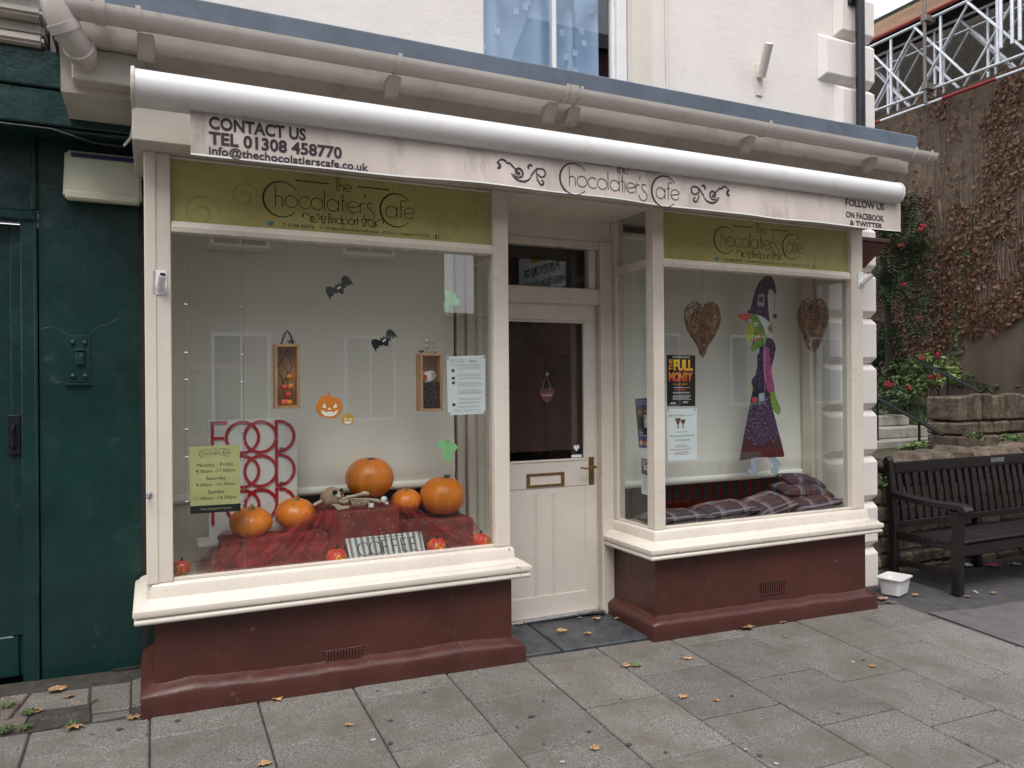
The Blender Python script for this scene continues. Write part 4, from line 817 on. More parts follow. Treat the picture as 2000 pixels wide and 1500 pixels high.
# ---- FOOD board and shelf
fd = thing('food_sign', (.5, .43, .74), 'white board with three rows of red FOOD lettering behind the pumpkins', 'sign')
fy = .42; a, b = P2(408, 1033, fy), P2(580, 817, fy); B('board', 'white', fd, a[0], b[0], fy + .003, fy + .02, .735, b[1], .002)
def ring(cx, cz, ro, ri, y0, y1, a0=0, a1=360, n=36):
    mb = MB(); m = n + 1; vs = []
    for i in range(m):
        t_ = R(a0 + (a1-a0)*i/n); c, s = math.cos(t_), math.sin(t_); vs += [(cx + ro*c, y0, cz + ro*s), (cx + ri*c, y0, cz + ri*s), (cx + ri*c, y1, cz + ri*s), (cx + ro*c, y1, cz + ro*s)]
    mb.add(vs, [(4*i+k, 4*i+(k+1) % 4, 4*i+4+(k+1) % 4, 4*i+4+k) for i in range(n) for k in range(4)]); return mb
X = lambda px: at(px, 900, fy).x
zt = at(540, 820, fy).z; rh = .183; 
for r_ in range(3):
    z1 = zt - r_*(rh + .004); z0 = z1 - rh; zc = (z0+z1)/2; rad = rh/2; lw = .0155
    o1, o2 = X(474) , X(509)
    f = MB().box(X(412), X(412) + lw, fy - .004, fy + .0028, z0, z1).box(X(412) + lw, X(444), fy - .004, fy + .0028, z1 - lw, z1).box(X(412) + lw, X(438), fy - .004, fy + .0028, zc - lw/2, zc + lw/2); build('letter_f', f, 'red', fd)
    build('letter_o', ring(o1, zc, rad, rad - lw, fy - .004, fy + .0026), 'red', fd, smooth=30); build('letter_o', ring(o2, zc, rad, rad - lw, fy - .0045, fy + .0028), 'red', fd, smooth=30)
    d0 = X(537); dm = ring(d0 + .02, zc, rad, rad - lw, fy - .005, fy + .0024, -90, 90, 24).box(d0, d0 + lw, fy - .0048, fy + .0024, z0, z1).box(d0 + lw, d0 + .02, fy - .0048, fy + .0024, z1 - lw, z1).box(d0 + lw, d0 + .02, fy - .0048, fy + .0024, z0, z0 + lw); build('letter_d', dm, 'red', fd, smooth=30)
sh = thing('white_shelf', (.5, .36, .70), 'small white shelf ledge under the red lettered board', 'shelf'); a = at(388, 1040, .3)
B('ledge', 'white', sh, a.x - .005, .76, .30, .47, .712, .7345, .004)
for x in (.3, .72): B('leg', 'cream', sh, x - .02, x + .02, .40, .44, .586, .7115, .003)
web = MB(); rr = random.Random(3)
for i in range(16):
    p = [Vector((X(rr.uniform(420, 575)), fy - .008, rr.uniform(.85, 1.33)))]
    for j in range(4): p.append(p[-1] + Vector((rr.uniform(-.05, .05), rr.uniform(-.002, .001), rr.uniform(-.05, .03))))
    web.tube(p, .0009, 4)
tag(stuff(build('cobweb', web, 'paper')), 'stretched pale cobweb threads over the red lettering', 'cobweb')
for py, lb in ((882, 'upper'), (949, 'lower')): spider_thing(549, py - 6, fy - .015, .014, 'small black spider on the ' + lb + ' red letter D')
# ---- crates, cloth
def crate(x0, x1, z1, y0, y1, lab): return tag(build('display_crate', MB().box(x0, x1, y0, y1, .5855, z1), 'crate', bevel=.006), lab, 'crate', 'cloth-covered boxes in the display')
crate(.865, 1.255, .858, .19, .50, 'tall dark red cloth-covered box in the middle of the display'); crate(1.30, 1.71, .762, .20, .50, 'low dark red cloth-covered box on the right of the display'); crate(.31, .855, .752, .19, .395, 'low brown cloth-covered box on the left of the display')
def tulle(name, c=(.42, .022, .02), dens=.27):
    m, n, b, l = nodes(name); out = n.nodes['Material Output']; b.inputs['Base Color'].default_value = (*c, 1); b.inputs['Roughness'].default_value = .7
    tr = n.nodes.new('ShaderNodeBsdfTransparent'); mx = n.nodes.new('ShaderNodeMixShader'); mr = n.nodes.new('ShaderNodeMapRange'); mr.inputs[3].default_value = dens - .25; mr.inputs[4].default_value = dens + .25
    l.new(noisef(n, 14, 6, .6, .35, .65), mr.inputs[0]); l.new(mr.outputs[0], mx.inputs[0]); l.new(tr.outputs[0], mx.inputs[1]); l.new(b.outputs[0], mx.inputs[2]); l.new(mx.outputs[0], out.inputs[0]); return m
M['tulle'] = tulle('red_tulle')
def drape(x):                            # height of the boxes along x with sloping shoulders
    def st(a, b, x): k = min(1, max(0, (x-a)/(b-a))); return k*k*(3-2*k)
    return .60 + .162*st(.22, .36, x) + .10*st(.62, .87, x) - .102*st(1.25, 1.46, x) - .15*st(1.68, 1.80, x)
def fold(x, k): return .05*max(0, 1 - abs(x - 1.2)/.25) 
def front(x, k):                         # how far the netting stands out in front of the boxes
    free = min(1, max(0, abs(x - 1.20) - .20)/.12)
    return .188 - .010*k - free*k*(.055 + .03*math.sin(x*31 + 4*math.sin(x*5)))
def cloth():
    mb = MB(); nx, ny = 190, 34; vs = []
    for j in range(ny+1):
        v = j/ny
        for i in range(nx+1):
            x = .20 + 1.57*i/nx; zt_ = drape(x) + .007
            if v < .35: y = .48 - .292*(v/.35); z = zt_
            else: k = (v-.35)/.65; y = front(x, k); z = zt_ + (.594 - zt_)*k**1.1
            z += (.010*noise.noise(Vector((x*11, y*9, 0)))+.005) * (1 if v > .3 else .3); xx = x + .012*noise.noise(Vector((x*8, z*8, 3)))
            vs.append((xx, y, max(z, .590)))
    mb.add(vs, [(j*(nx+1)+i, j*(nx+1)+i+1, (j+1)*(nx+1)+i+1, (j+1)*(nx+1)+i) for j in range(ny) for i in range(nx)]); return mb
rt = thing('red_netting', (1.0, .3, .59), 'sheer red star-flecked netting draped over the display boxes', 'netting')
build('net', cloth(), 'tulle', rt, smooth=80)
def swag(ax0, ax1, az, bx0, bx1, bz, ph):     # pleated fall of netting from a box corner to the window floor
    mb = MB(); nu, nv = 60, 14; vs = []
    for j in range(nv+1):
        v = j/nv
        for i in range(nu+1):
            u = i/nu; x = (ax0 + (ax1-ax0)*u)*(1-v) + (bx0 + (bx1-bx0)*u)*v; z = az*(1-v)**1.25 + bz*(1-(1-v)**1.25) - .03*math.sin(math.pi*v)*u
            vs.append((x, .178 - .085*v**.8 - (.012 + .02*v)*math.sin(u*34 + ph + 2*math.sin(u*9)), max(.591, z + .006*math.sin(u*27 + ph))))
    return mb.add(vs, [(j*(nu+1)+i, j*(nu+1)+i+1, (j+1)*(nu+1)+i+1, (j+1)*(nu+1)+i) for j in range(nv) for i in range(nu)])
build('swag', swag(.90, .74, .868, .88, .24, .594, 0), 'tulle', rt, smooth=80); build('swag', swag(.36, .80, .775, .22, .60, .594, 2), 'tulle', rt, smooth=80); build('swag', swag(1.25, 1.34, .868, 1.46, 1.80, .60, 1), 'tulle', rt, smooth=80)
fk = MB(); rr = random.Random(5)
for i in range(150):
    x = rr.uniform(.3, 1.72); zt_ = drape(x); z = rr.uniform(.6, zt_); k = (zt_ - z)/max(.01, zt_ - .597); y = front(x, k) - .004; s = rr.uniform(.0015, .0034); a = rr.uniform(0, 3)
    for q in range(2): c, d = math.cos(a + q*1.57)*s, math.sin(a + q*1.57)*s; fk.quad((x-c-d*.25, y, z-d+c*.25), (x+c-d*.25, y, z+d+c*.25), (x+c+d*.25, y, z+d-c*.25), (x-c+d*.25, y, z-d-c*.25))
stuff(build('star_fleck', fk, 'paper', rt))
fm_ = MB(); nx = 110; vs = []
for j in range(9):
    for i in range(nx+1):
        x = .30 + 1.45*i/nx; y = .062 + .12*j/8; vs.append((x, y, .588 + .012*abs(noise.noise(Vector((x*6, y*14, 4)))) + .02*max(0, noise.noise(Vector((x*3.2, 2, j*.1))))*j/8))
fm_.add(vs, [(j*(nx+1)+i, j*(nx+1)+i+1, (j+1)*(nx+1)+i+1, (j+1)*(nx+1)+i) for j in range(8) for i in range(nx)]); build('loose_fold', fm_, 'tulle', rt, smooth=80)
# ---- pumpkins
def pumpkin(px, pyc, y, wpx, hpx, lab, tilt=(0, 0), stem=1):
    c = at(px, pyc, y); t_ = (c - CAM).dot(FWD); r = wpx*t_/1500/2; h = hpx*t_/1500/2
    t = thing('pumpkin', (c.x, y, c.z - h), lab, 'pumpkin', 'real pumpkins in the window')
    n = 10; body = MB().ell((0, 0, 0), r, r, h, 60, 26, lambda th, ph: (1 - .035*abs(math.cos(n*th/2))**3*math.sin(ph)) * (1 - .10*math.exp(-(ph/.3)**2) - .06*math.exp(-((math.pi-ph)/.35)**2)) * (1 + .05*(math.sin(ph)**2)))
    Rm = Matrix.Rotation(R(tilt[0]), 3, 'X') @ Matrix.Rotation(R(tilt[1]), 3, 'Y'); body.v = [tuple(c + Rm @ Vector(v)) for v in body.v]; build('body', body, 'pumpkin', t, smooth=80)
    if stem:
        s = MB(); s.tube([c + Rm @ Vector((0, 0, h*.86)), c + Rm @ Vector((0, 0, h*.98)), c + Rm @ Vector((r*.06, 0, h*1.12)), c + Rm @ Vector((r*.1, 0, h*1.17))], [r*.2, r*.13, r*.12, r*.15], 7); build('stem', s, 'stem', t, smooth=30)
pumpkin(490, 1020, .27, 78, 58, 'round pumpkin at the far left on the white ledge', (12, 0)); pumpkin(577, 1003, .33, 73, 60, 'round pumpkin in front of the red letter D', (12, 0))
pumpkin(722, 933, .37, 89, 82, 'largest tall pumpkin on the middle box', (4, 0), 0); pumpkin(793, 978, .36, 57, 47, 'smallest round pumpkin, right of the largest one', (8, -6)); pumpkin(864, 968, .33, 84, 76, 'big pumpkin at the right end of the display', (4, 0), 0)
spider_thing(723, 899, .33, .03, 'black spider on top of the largest pumpkin'); spider_thing(872, 931, .30, .028, 'black spider on the pumpkin at the right end'); spider_thing(565, 1108, .075, .032, 'black spider on the netting by the window sill'); spider_thing(898, 1069, .075, .018, 'red plastic spider on the netting near the sill', 'red')
def toy(px, py, y, wpx, lab, turn):
    c = at(px, py, y); t_ = (c - CAM).dot(FWD); r = wpx*t_/1500/2; t = thing('toy_pumpkin', (c.x, y, c.z - r), lab, 'toy pumpkin', 'small painted jack-o-lanterns')
    mb = MB().ell((0, 0, 0), r, r, r*.93, 40, 18, lambda th, ph: (1 - .07*abs(math.cos(4*th))**2*math.sin(ph)) * (1 - .1*math.exp(-(ph/.3)**2))); mb.v = [tuple(c + Vector(v)) for v in mb.v]; build('body', mb, 'toy', t, smooth=80)
    T('stalk', 'iron', t, [c + Vector((0, 0, r*.8)), c + Vector((r*.1, 0, r*1.15))], r*.14, 7)
    def face(poly, nm, m, k=1.03):
        def sp(u, v):
            th = R(turn) + u*1.0; ph = v*1.0; return c + Vector((r*k*math.sin(th)*math.cos(ph), -r*k*math.cos(th)*math.cos(ph), r*.93*k*math.sin(ph)))
        q = MB(); pts = []
        for i in range(len(poly)):
            a_, b_ = poly[i], poly[(i+1) % len(poly)]
            for s_ in range(3): pts.append((a_[0] + (b_[0]-a_[0])*s_/3, a_[1] + (b_[1]-a_[1])*s_/3))
        cx_ = sum(p[0] for p in pts)/len(pts); cy_ = sum(p[1] for p in pts)/len(pts)
        q.add([sp(cx_, cy_)] + [sp(*p) for p in pts], [(0, i+1, (i+1) % len(pts) + 1) for i in range(len(pts))]); build(nm, q, m, t)
    for s_ in (-1, 1): face([(s_*.15, .12), (s_*.62, .12), (s_*.42, .58)], 'eye', 'toyeye'); face([(s_*.24, .16), (s_*.5, .16), (s_*.4, .42)], 'pupil', 'black', 1.05)
    face([(-.7, -.1), (-.35, -.25), (-.2, -.12), (0, -.28), (.2, -.12), (.35, -.25), (.7, -.1), (.45, -.55), (.2, -.45), (0, -.62), (-.2, -.45), (-.45, -.55)], 'mouth', 'toyeye'); face([(-.12, -.02), (.12, -.02), (0, .14)], 'nose', 'toyeye')
toy(354, 1110, .13, 36, 'small painted jack-o-lantern in the left corner of the window', -50); toy(657, 1090, .10, 43, 'small painted jack-o-lantern at the left end of the coffee plaque', 22); toy(852, 1068, .10, 39, 'small painted jack-o-lantern at the right end of the coffee plaque', 8); toy(939, 1057, .10, 36, 'small painted jack-o-lantern in the right corner of the window', 40)
# ---- skull, bones, small skull, tea light
bo = thing('skeleton_prop', (1.0, .27, .866), 'lying plastic skeleton with large brown skull in front of the largest pumpkin', 'skeleton')
def A(px, py, y=.26): return at(px, py, y)
c = A(652, 972, .27)
def skf(th, ph): return 1 + .10*math.cos(th - 2.6)*math.sin(ph) - .06*max(0, math.cos(th))**2
build('skull', MB().ell(c, .068, .062, .060, 24, 16, skf), 'skullbone', bo, smooth=80)
build('jaw', MB().ell(A(670, 978, .235), .035, .03, .022, 14, 10), 'bone', bo, smooth=80); build('cheek', MB().ell(A(661, 968, .22), .026, .018, .018, 12, 8), 'bone', bo, smooth=80)
for p, r in (((654, 961), .0145), ((667, 957), .011)): build('eye_socket', MB().ell(A(*p, .208), r, .010, r*.9, 12, 8), 'black', bo, smooth=60)
build('nose_hole', MB().ell(A(667, 965, .205), .006, .005, .008, 8, 6), 'black', bo)
for i in range(7): build('tooth', MB().ell(A(664 + i*1.9, 978 - i*1.0, .203), .0035, .003, .005, 6, 4), 'bone', bo)
T('arm_bone', 'bone', bo, [A(676, 971, .22), A(695, 968, .21), A(708, 964, .2), A(713, 963, .2), A(720, 965, .2)], [.008, .0075, .010, .012, .008], 8); T('leg_bone', 'bone', bo, [A(690, 976, .27), A(725, 976, .27), A(738, 979, .27), A(744, 981, .27)], [.010, .009, .013, .008], 8); T('arm_bone', 'bone', bo, [A(612, 987, .25), A(624, 981, .25), A(632, 977, .26)], [.008, .011, .008], 8)
build('shoulder_blade', MB().prism([(p.x, p.z) for p in (A(648, 985, .2), A(660, 997, .2), A(684, 993, .2), A(682, 987, .2), A(670, 989, .2), A(660, 984, .2))], 'y', .195, .205), 'bone', bo, bevel=.003)
for i in range(7): T('rib', 'bone', bo, [A(682 + i*4.5, 973 + i*.5, .25), A(686 + i*4.5, 978, .215), A(690 + i*4.3, 985, .205), A(686 + i*4, 990, .22)], .0035, 6)
T('spine', 'bone', bo, [A(676, 975, .26), A(700, 976, .26), A(722, 982, .25)], .007, 7)
ss = thing('small_skull', A(751, 986, .22), 'tiny white skull on the corner of the middle box', 'skull'); build('cranium', MB().ell(A(750, 976, .22), .0195, .02, .02, 14, 10), 'white', ss, smooth=80); build('jaw', MB().ell(A(755, 983, .215), .012, .012, .009, 10, 8), 'white', ss, smooth=80); build('eye_socket', MB().ell(A(754, 976, .203), .005, .004, .006, 8, 6), 'black', ss)
tag(build('tea_light', MB().tube([A(725, 990, .2), A(725, 983, .2)], .0155, 14), 'white', smooth=40), 'small white tea light beside the skeleton ribs', 'candle')
# ---- COFFEE plaque
cq = thing('coffee_plaque', (1.2, .1, .6), 'leaning striped brown and white plaque lettered COFFEE', 'plaque')
yb, yt = .085, .15; c4 = [at(686, 1102, yb), at(832, 1083, yb), at(823, 1037, yt), at(675, 1052, yt)]
nrm = (c4[1]-c4[0]).cross(c4[3]-c4[0]).normalized(); nrm = nrm if nrm.y < 0 else -nrm
def cm_(s, v, n): return c4[0].lerp(c4[1], s).lerp(c4[3].lerp(c4[2], s), v) + nrm*n
build('board', MB().plate([(0, 0), (1, 0), (1, 1), (0, 1)], cm_, -.014, 0), mat('aged_white_wood', (.55, .62, .64), .7, .12, 8, .3, dirt=(.25, .2, .17), dl=(.62, .7), ds=12), cq, bevel=.002)
M['stripe'] = mat('faded_brown_stripe', (.235, .155, .13), .8, .2, 12, .2)
for i in range(13): x = .025 + i*.0765; build('stripe', MB().add([cm_(x, .0, .0008), cm_(x + .036, .0, .0008), cm_(x + .036, 1, .0008), cm_(x, 1, .0008)], [(0, 1, 2, 3)]), 'stripe', cq)
tm = MB(); 
for i, ch in enumerate('COFFEE'):
    if ch in 'CO': s_ = arc(.20 + .15*i, .5, .075, 35 if ch == 'C' else 0, 325 if ch == 'C' else 360, 24, .27); stroke(tm, s_, .018, lambda s, v, n: cm_(s, v, n), .0014)
    else:
        x = .45 + .125*(i-2); 
        for q in ([(x, .25), (x, .78)], [(x, .78), (x + .075, .78)], [(x, .52), (x + .06, .52)]) + (([(x, .25), (x + .075, .25)],) if ch == 'E' else ()): stroke(tm, q, .016 if q[0][0] == q[1][0] else .04, cm_, .0014)
stroke(tm, [(.28, .9), (.74, .9)], .02, cm_, .0014); stroke(tm, [(.3, .08), (.74, .08)], .02, cm_, .0014); stroke(tm, arc(.52, .12, .03, 0, 720, 24, .09), .02, cm_, .0014)
build('lettering', tm, 'inkbrown', cq)
# ---- CLOSED heart on the door
hc = at(1068, 778, DY - .005); h_ = thing('closed_sign', (hc.x, DY, hc.z - .08), 'red spotted hanging heart reading CLOSED behind the door glass', 'sign')
hy = DY + .05; hc = at(1068, 772, hy)
def heart(cx, cz, s, k=28): return [(cx + s*16*math.sin(2*math.pi*i/k)**3/17, cz + s*(13*math.cos(2*math.pi*i/k) - 5*math.cos(4*math.pi*i/k) - 2*math.cos(6*math.pi*i/k) - math.cos(8*math.pi*i/k))/17) for i in range(k)]
build('heart', MB().plate(heart(hc.x, hc.z, .062), facing(hy), 0, -.012), mat('red_heart_fabric', (.20, .012, .03), .7, .1, 5, .1), h_, bevel=.002)
dm = MB(); 
for i in range(9):
    for j in range(9):
        x, z = -.05 + .0125*i + (.006 if j % 2 else 0), -.058 + .0125*j
        if abs(x) < .052 - max(0, -z)*.75 and z < .045 and not (-.014 < z < .016 and abs(x) < .04): dm.add([(hc.x + x + .0022*math.cos(a), hy - .0006, hc.z + z + .0022*math.sin(a)) for a in range(6)], [tuple(range(6))])
stuff(build('spots', dm, 'paper', h_)); tm = MB(); ctext(tm, 'CLOSED', hc.x, hc.z - .008, .017, facing(hy), .001, .075, .02); build('lettering', tm, 'paper', h_)
T('hanging_string', 'string', h_, [(hc.x - .035, hy + .004, hc.z + .04), (hc.x, hy + .004, hc.z + .135), (hc.x + .035, hy + .004, hc.z + .04)], .0022, 5); build('sucker', MB().ell((hc.x, DY + .0375, hc.z + .14), .013, .0025, .013, 10, 6), 'steel', h_)
# ================================================================== right window display
def Z1(x, y): return (1410 + x/6.817, 520 + y/6.818)
def Z2(x, y): return (1410 + x/6.817, 720 + y/6.818)
def fabric_speckle(name, base, spot, sc, lo, hi):
    m, n, b, l = nodes(name); l.new(mixc(n, noisef(n, sc, 3, .7, lo, hi), base, spot), b.inputs['Base Color']); b.inputs['Roughness'].default_value = .6; return m
M['wdark'] = fabric_speckle('night_purple_print', (.012, .008, .02), (.16, .07, .30), 60, .52, .64); M['wdress'] = fabric_speckle('purple_glitter_print', (.02, .008, .02), (.36, .20, .60), 75, .52, .66); M['whem'] = fabric_speckle('wine_print', (.035, .004, .008), (.10, .015, .02), 70, .45, .65)
M['wpink'] = fabric_speckle('pink_swirl_print', (.42, .07, .24), (.10, .01, .06), 85, .52, .58); M['wgreen'] = fabric_speckle('witch_green', (.22, .36, .045), (.07, .22, .03), 25, .4, .7); M['wcoral'] = mat('coral_card', (.72, .11, .08), .6, .05, 6, 0); M['wyellow'] = mat('witch_nose_print', (.44, .46, .05), .6, .15, 20, 0); M['wgrey'] = mat('pale_grey_card', (.36, .42, .55), .6, .05, 6, 0)
wy = .28; wc_ = at(*Z2(520, 1420), wy); wt = thing('witch_figure', (wc_.x, wy, wc_.z), 'flat cardboard witch in a purple dress and pointed hat hanging in the right window', 'witch cut-out')
def wp_(name, pts, m, lay, z=Z1, par=None): return build(name, MB().plate([P2(*z(*p), wy) for p in pts], facing(wy), lay*.0016, lay*.0016 - .0012), m, par or wt)
dress = wp_('dress', [(470, -20), (440, 120), (410, 290), (380, 450), (310, 800), (240, 1180), (235, 1225), (330, 1212), (450, 1182), (640, 1180), (820, 1175), (830, 1150), (790, 980), (720, 700), (690, 590), (640, 330), (655, -20)], 'wdress', 0, Z2)
wp_('hem', [(292, 880), (240, 1180), (235, 1225), (330, 1212), (450, 1182), (640, 1180), (820, 1175), (830, 1150), (790, 980), (760, 870), (690, 1000), (620, 930), (540, 1040), (420, 1000)], 'whem', 1, Z2)
wp_('bodice', [(620, 950), (670, 970), (705, 1030), (715, 1100), (690, 1230), (660, 1330), (652, 1460), (470, 1460), (470, 1300), (468, 1190), (495, 1150), (500, 1070), (560, 1030), (600, 960)], 'wdark', 1)
wp_('bodice_skirt', [(470, -30), (655, -30), (660, 120), (600, 290), (410, 290), (440, 120)], 'wdark', .5, Z2)
wp_('sleeve', [(545, 1110), (580, 1075), (620, 1092), (640, 1250), (650, 1400), (672, 1490), (690, 1600), (697, 1640), (690, 1668), (620, 1676), (590, 1640), (570, 1530), (550, 1400), (540, 1250)], 'wpink', 3)
wp_('hand', [(635, 268), (690, 276), (720, 400), (770, 520), (775, 570), (750, 615), (700, 580), (660, 500), (640, 380)], 'wgreen', 2.4, Z2); wp_('other_hand', [(360, 205), (375, 205), (415, 235), (415, 275), (385, 250)], 'wyellow', -.8, Z2); wp_('other_sleeve', [(440, 95), (455, 140), (415, 250), (395, 190), (400, 150)], 'wdark', -.9, Z2)
be = wp_('belt', [(402, 300), (600, 280), (632, 300), (635, 340), (560, 392), (400, 352)], 'black', 2, Z2); wp_('buckle', [(487, 332), (556, 322), (558, 432), (487, 440)], 'wgrey', 2.6, Z2)
for x in (402, 425, 447): wp_('finger', [(x, 385), (x + 16, 385), (x + 14, 450), (x + 2, 450)], 'wcoral', 2.6, Z2)
wp_('blue_gem', [(430, 490), (455, 485), (462, 560), (445, 590), (432, 570)], 'blue', 2, Z2)
for pts in ([(382, 1185), (450, 1178), (470, 1300), (480, 1370), (440, 1410), (360, 1420), (345, 1370), (350, 1300), (365, 1340), (395, 1330)], [(610, 1180), (720, 1180), (800, 1270), (770, 1310), (752, 1290), (760, 1370), (710, 1420), (660, 1380), (645, 1330), (690, 1330), (690, 1280)]): wp_('boot', pts, 'wgrey', -1, Z2)
hd = wp_('head', [(370, 640), (470, 640), (590, 730), (612, 830), (605, 930), (560, 1040), (480, 1090), (400, 1137), (372, 1110), (390, 1040), (412, 985), (400, 900), (345, 760)], 'wgreen', 3.4)
wp_('hair', [(450, 645), (560, 690), (618, 780), (612, 900), (580, 940), (555, 820), (500, 720)], 'paper', 4.2, par=wt); wp_('ear', [(600, 820), (662, 735), (652, 830), (612, 870)], 'wgreen', 4.6); wp_('scarf', [(618, 885), (665, 810), (668, 850), (655, 885)], 'wcoral', 4.2)
wp_('nose', [(385, 740), (345, 790), (310, 850), (303, 930), (328, 1005), (358, 1020), (390, 990), (410, 900), (428, 820), (410, 760)], 'wyellow', 5); wp_('mouth', [(532, 850), (520, 930), (470, 992), (418, 990), (432, 960), (492, 915)], 'wcoral', 4.4)
for x, y in ((430, 945), (465, 925)): wp_('tooth', [(x, y), (x + 18, y - 8), (x + 20, y + 25), (x + 4, y + 32)], 'paper', 5)
for x, y, r in ((362, 728, 24), (440, 775, 32)): wp_('eye', [(x + r*.8*math.cos(a*.5), y + r*math.sin(a*.5)) for a in range(13)], 'paper', 5.6); wp_('pupil', [(x - 6 + r*.33*math.cos(a*.8), y + 6 + r*.36*math.sin(a*.8)) for a in range(8)], 'black', 6.2)
wp_('hat', [(620, 110), (670, 165), (700, 250), (712, 330), (708, 372), (690, 370), (675, 335), (645, 308), (612, 312), (598, 400), (605, 550), (620, 690), (627, 748), (560, 690), (480, 648), (370, 634), (308, 612), (368, 572), (390, 480), (430, 330), (480, 220), (540, 150)], 'wdark', 5.4)
wp_('hat_brim', [(190, 665), (230, 632), (372, 632), (330, 748), (240, 712)], 'wcoral', 6); wp_('hat_buckle', [(472, 378), (555, 368), (550, 542), (458, 520)], 'wgrey', 6); wp_('buckle_hole', [(487, 412), (535, 406), (530, 486), (483, 474)], 'wdark', 6.6)
sp_ = [(695 + (52 if i % 2 else 18)*math.cos(R(i*22.5)), 665 + (52 if i % 2 else 18)*math.sin(R(i*22.5))) for i in range(16)]; wp_('dangling_spider', sp_, 'wdark', 5.4); wp_('spider_thread', [(688, 370), (692, 370), (694, 612), (690, 612)], 'black', 5.4)
tp = at(*Z1(540, 150), wy); T('hanging_thread', 'black', wt, [(tp.x, wy - .006, tp.z - .02), (tp.x, wy - .006, 2.658)], .0009, 4)
# wicker hearts
def wicker(px, py, y, hw, hh, lab, seed, dep=.05, yaw=0):
    c = at(px, py, y); rr = random.Random(seed); mb = MB(); sc = (c - CAM).dot(FWD)/1500
    def S_(a, r, sd):
        X_ = 16*math.sin(a)**3/16; Z_ = (13*math.cos(a) - 5*math.cos(2*a) - 2*math.cos(3*a) - math.cos(4*a))/14.5 + .12
        if Z_ < -.4: X_ *= 1.0
        return c + Vector((X_*r*hw*sc, sd*dep*math.sqrt(max(0, 1.2 - r*r))*rr.uniform(.75, 1.15) + rr.uniform(-.004, .004), Z_*r*hh*sc))
    for i in range(430):
        a = rr.uniform(0, 6.28); r = rr.choice([1.06, 1, .98, .9, .75, .55, .4]); sd = rr.choice([-1, -1, 1]); da = rr.uniform(-.35, .35); dr_ = rr.uniform(-.22, .12); p = []
        for k in range(5): p.append(S_(a + da*k, max(.05, min(1.09, r + dr_*k)), sd) + Vector((rr.uniform(-.004, .004), 0, rr.uniform(-.004, .004))))
        mb.tube(p, rr.uniform(.0013, .0036), 4)
    for i in range(14):
        a = 3.14 + rr.uniform(-.25, .25); p = S_(a, 1, 0); mb.tube([p + Vector((rr.uniform(-.012, .012), 0, .05)), p + Vector((0, 0, .0)), p + Vector((rr.uniform(-.006, .006), 0, -.02))], .003, 4)
    t = thing('wicker_heart', (c.x, y, c.z - hh*sc), lab, 'wicker heart', 'twig hearts in the right window'); o_ = build('twigs', mb, 'twig', t)
    co = MB(); n_ = 30; co.add([S_(2*math.pi*i/n_, .72, 0) for i in range(n_)] + [S_(2*math.pi*i/n_, .35, sd)*1.0 for sd in (-.3, .3) for i in range(n_)], [(i, (i+1) % n_, n_*q + (i+1) % n_, n_*q + i) for q in (1, 2) for i in range(n_)] + [tuple(range(n_, 2*n_)), tuple(range(2*n_, 3*n_))]); build('core', co, 'bark', t)
    T('hanging_string', 'string', t, [(c.x, y, c.z + hh*sc*.5), (c.x + .005, y, 2.658)], .0025, 5)
wicker(1372, 640, .22, 39, 50, 'woven twig heart hanging near the corner post of the right window', 11); wicker(1588, 632, .26, 26, 48, 'woven twig heart hanging at the right end of the right window', 12, .09)
# posters on the front glass
M['posterblack'] = mat('glossy_black_poster', (.007, .007, .009), .35, .1, 5, 0); M['posterblue'] = mat('purple_blue_poster', (.085, .075, .26), .5, .08, 5, 0); M['posterplum'] = mat('plum_leaflet', (.11, .03, .12), .5, .08, 5, 0); M['orange'] = mat('orange_print', (.75, .28, .02), .5, .1, 6, 0); M['printgreen'] = mat('green_print', (.05, .18, .10), .6, .1, 6, 0); M['printred'] = mat('dark_red_print', (.22, .04, .03), .6, .1, 6, 0)
def grad(name, lo, hi, z0, z1):
    m, n, b, l = nodes(name); t = n.nodes.new('ShaderNodeTexCoord'); sx = n.nodes.new('ShaderNodeSeparateXYZ'); l.new(t.outputs['Generated'], sx.inputs[0]); l.new(mixc(n, sx.outputs[2], lo, hi), b.inputs['Base Color']); b.inputs['Roughness'].default_value = .4; return m
M['firetext'] = grad('yellow_to_red_print', (.65, .03, .03), (.85, .62, .03), 0, 1)
fmn, mp = card('theatre_poster', ((1302, 693), (1358, 694), (1358, 793), (1303, 794)), .056, 'posterblack', 'black theatre poster with fiery yellow and red title on the right window', 'poster')
mb = MB(); text(mb, 'FULL', .24, .91, .69, .91, mp, .0007, .95, .05); text(mb, 'MONTY', .07, .90, .48, .665, mp, .0007, .9, .05); build('title', mb, 'firetext', fmn)
mb = MB(); text(mb, 'THE', 0, 1, 0, 1, lambda s, v, n: mp(.20 - v*.13, .70 + s*.22, n), .0007, 1, .03); build('title', mb, 'orange', fmn)
cl(fmn, 'yellowfilm', mp, (('Axminster Guildhall', .22, .70, .42, .45, .01),)); fp(fmn, 'paper', mp, (.965, .945, .36, .27, .255, .21, .19, .17, .15, .13), .18, .88, .008); fp(fmn, 'wcoral', mp, (.39, .33, .31), .25, .7, .009); cl(fmn, 'paper', mp, (('AMO', .55, .74, .06, .095, .02), ('axtc', .12, .3, .05, .085, .02)))
spo, mp = card('pottery_notice', ((1302, 799), (1361, 797), (1361, 897), (1305, 901)), .0565, 'paper', 'white pottery sale notice below the black poster on the right window', 'notice')
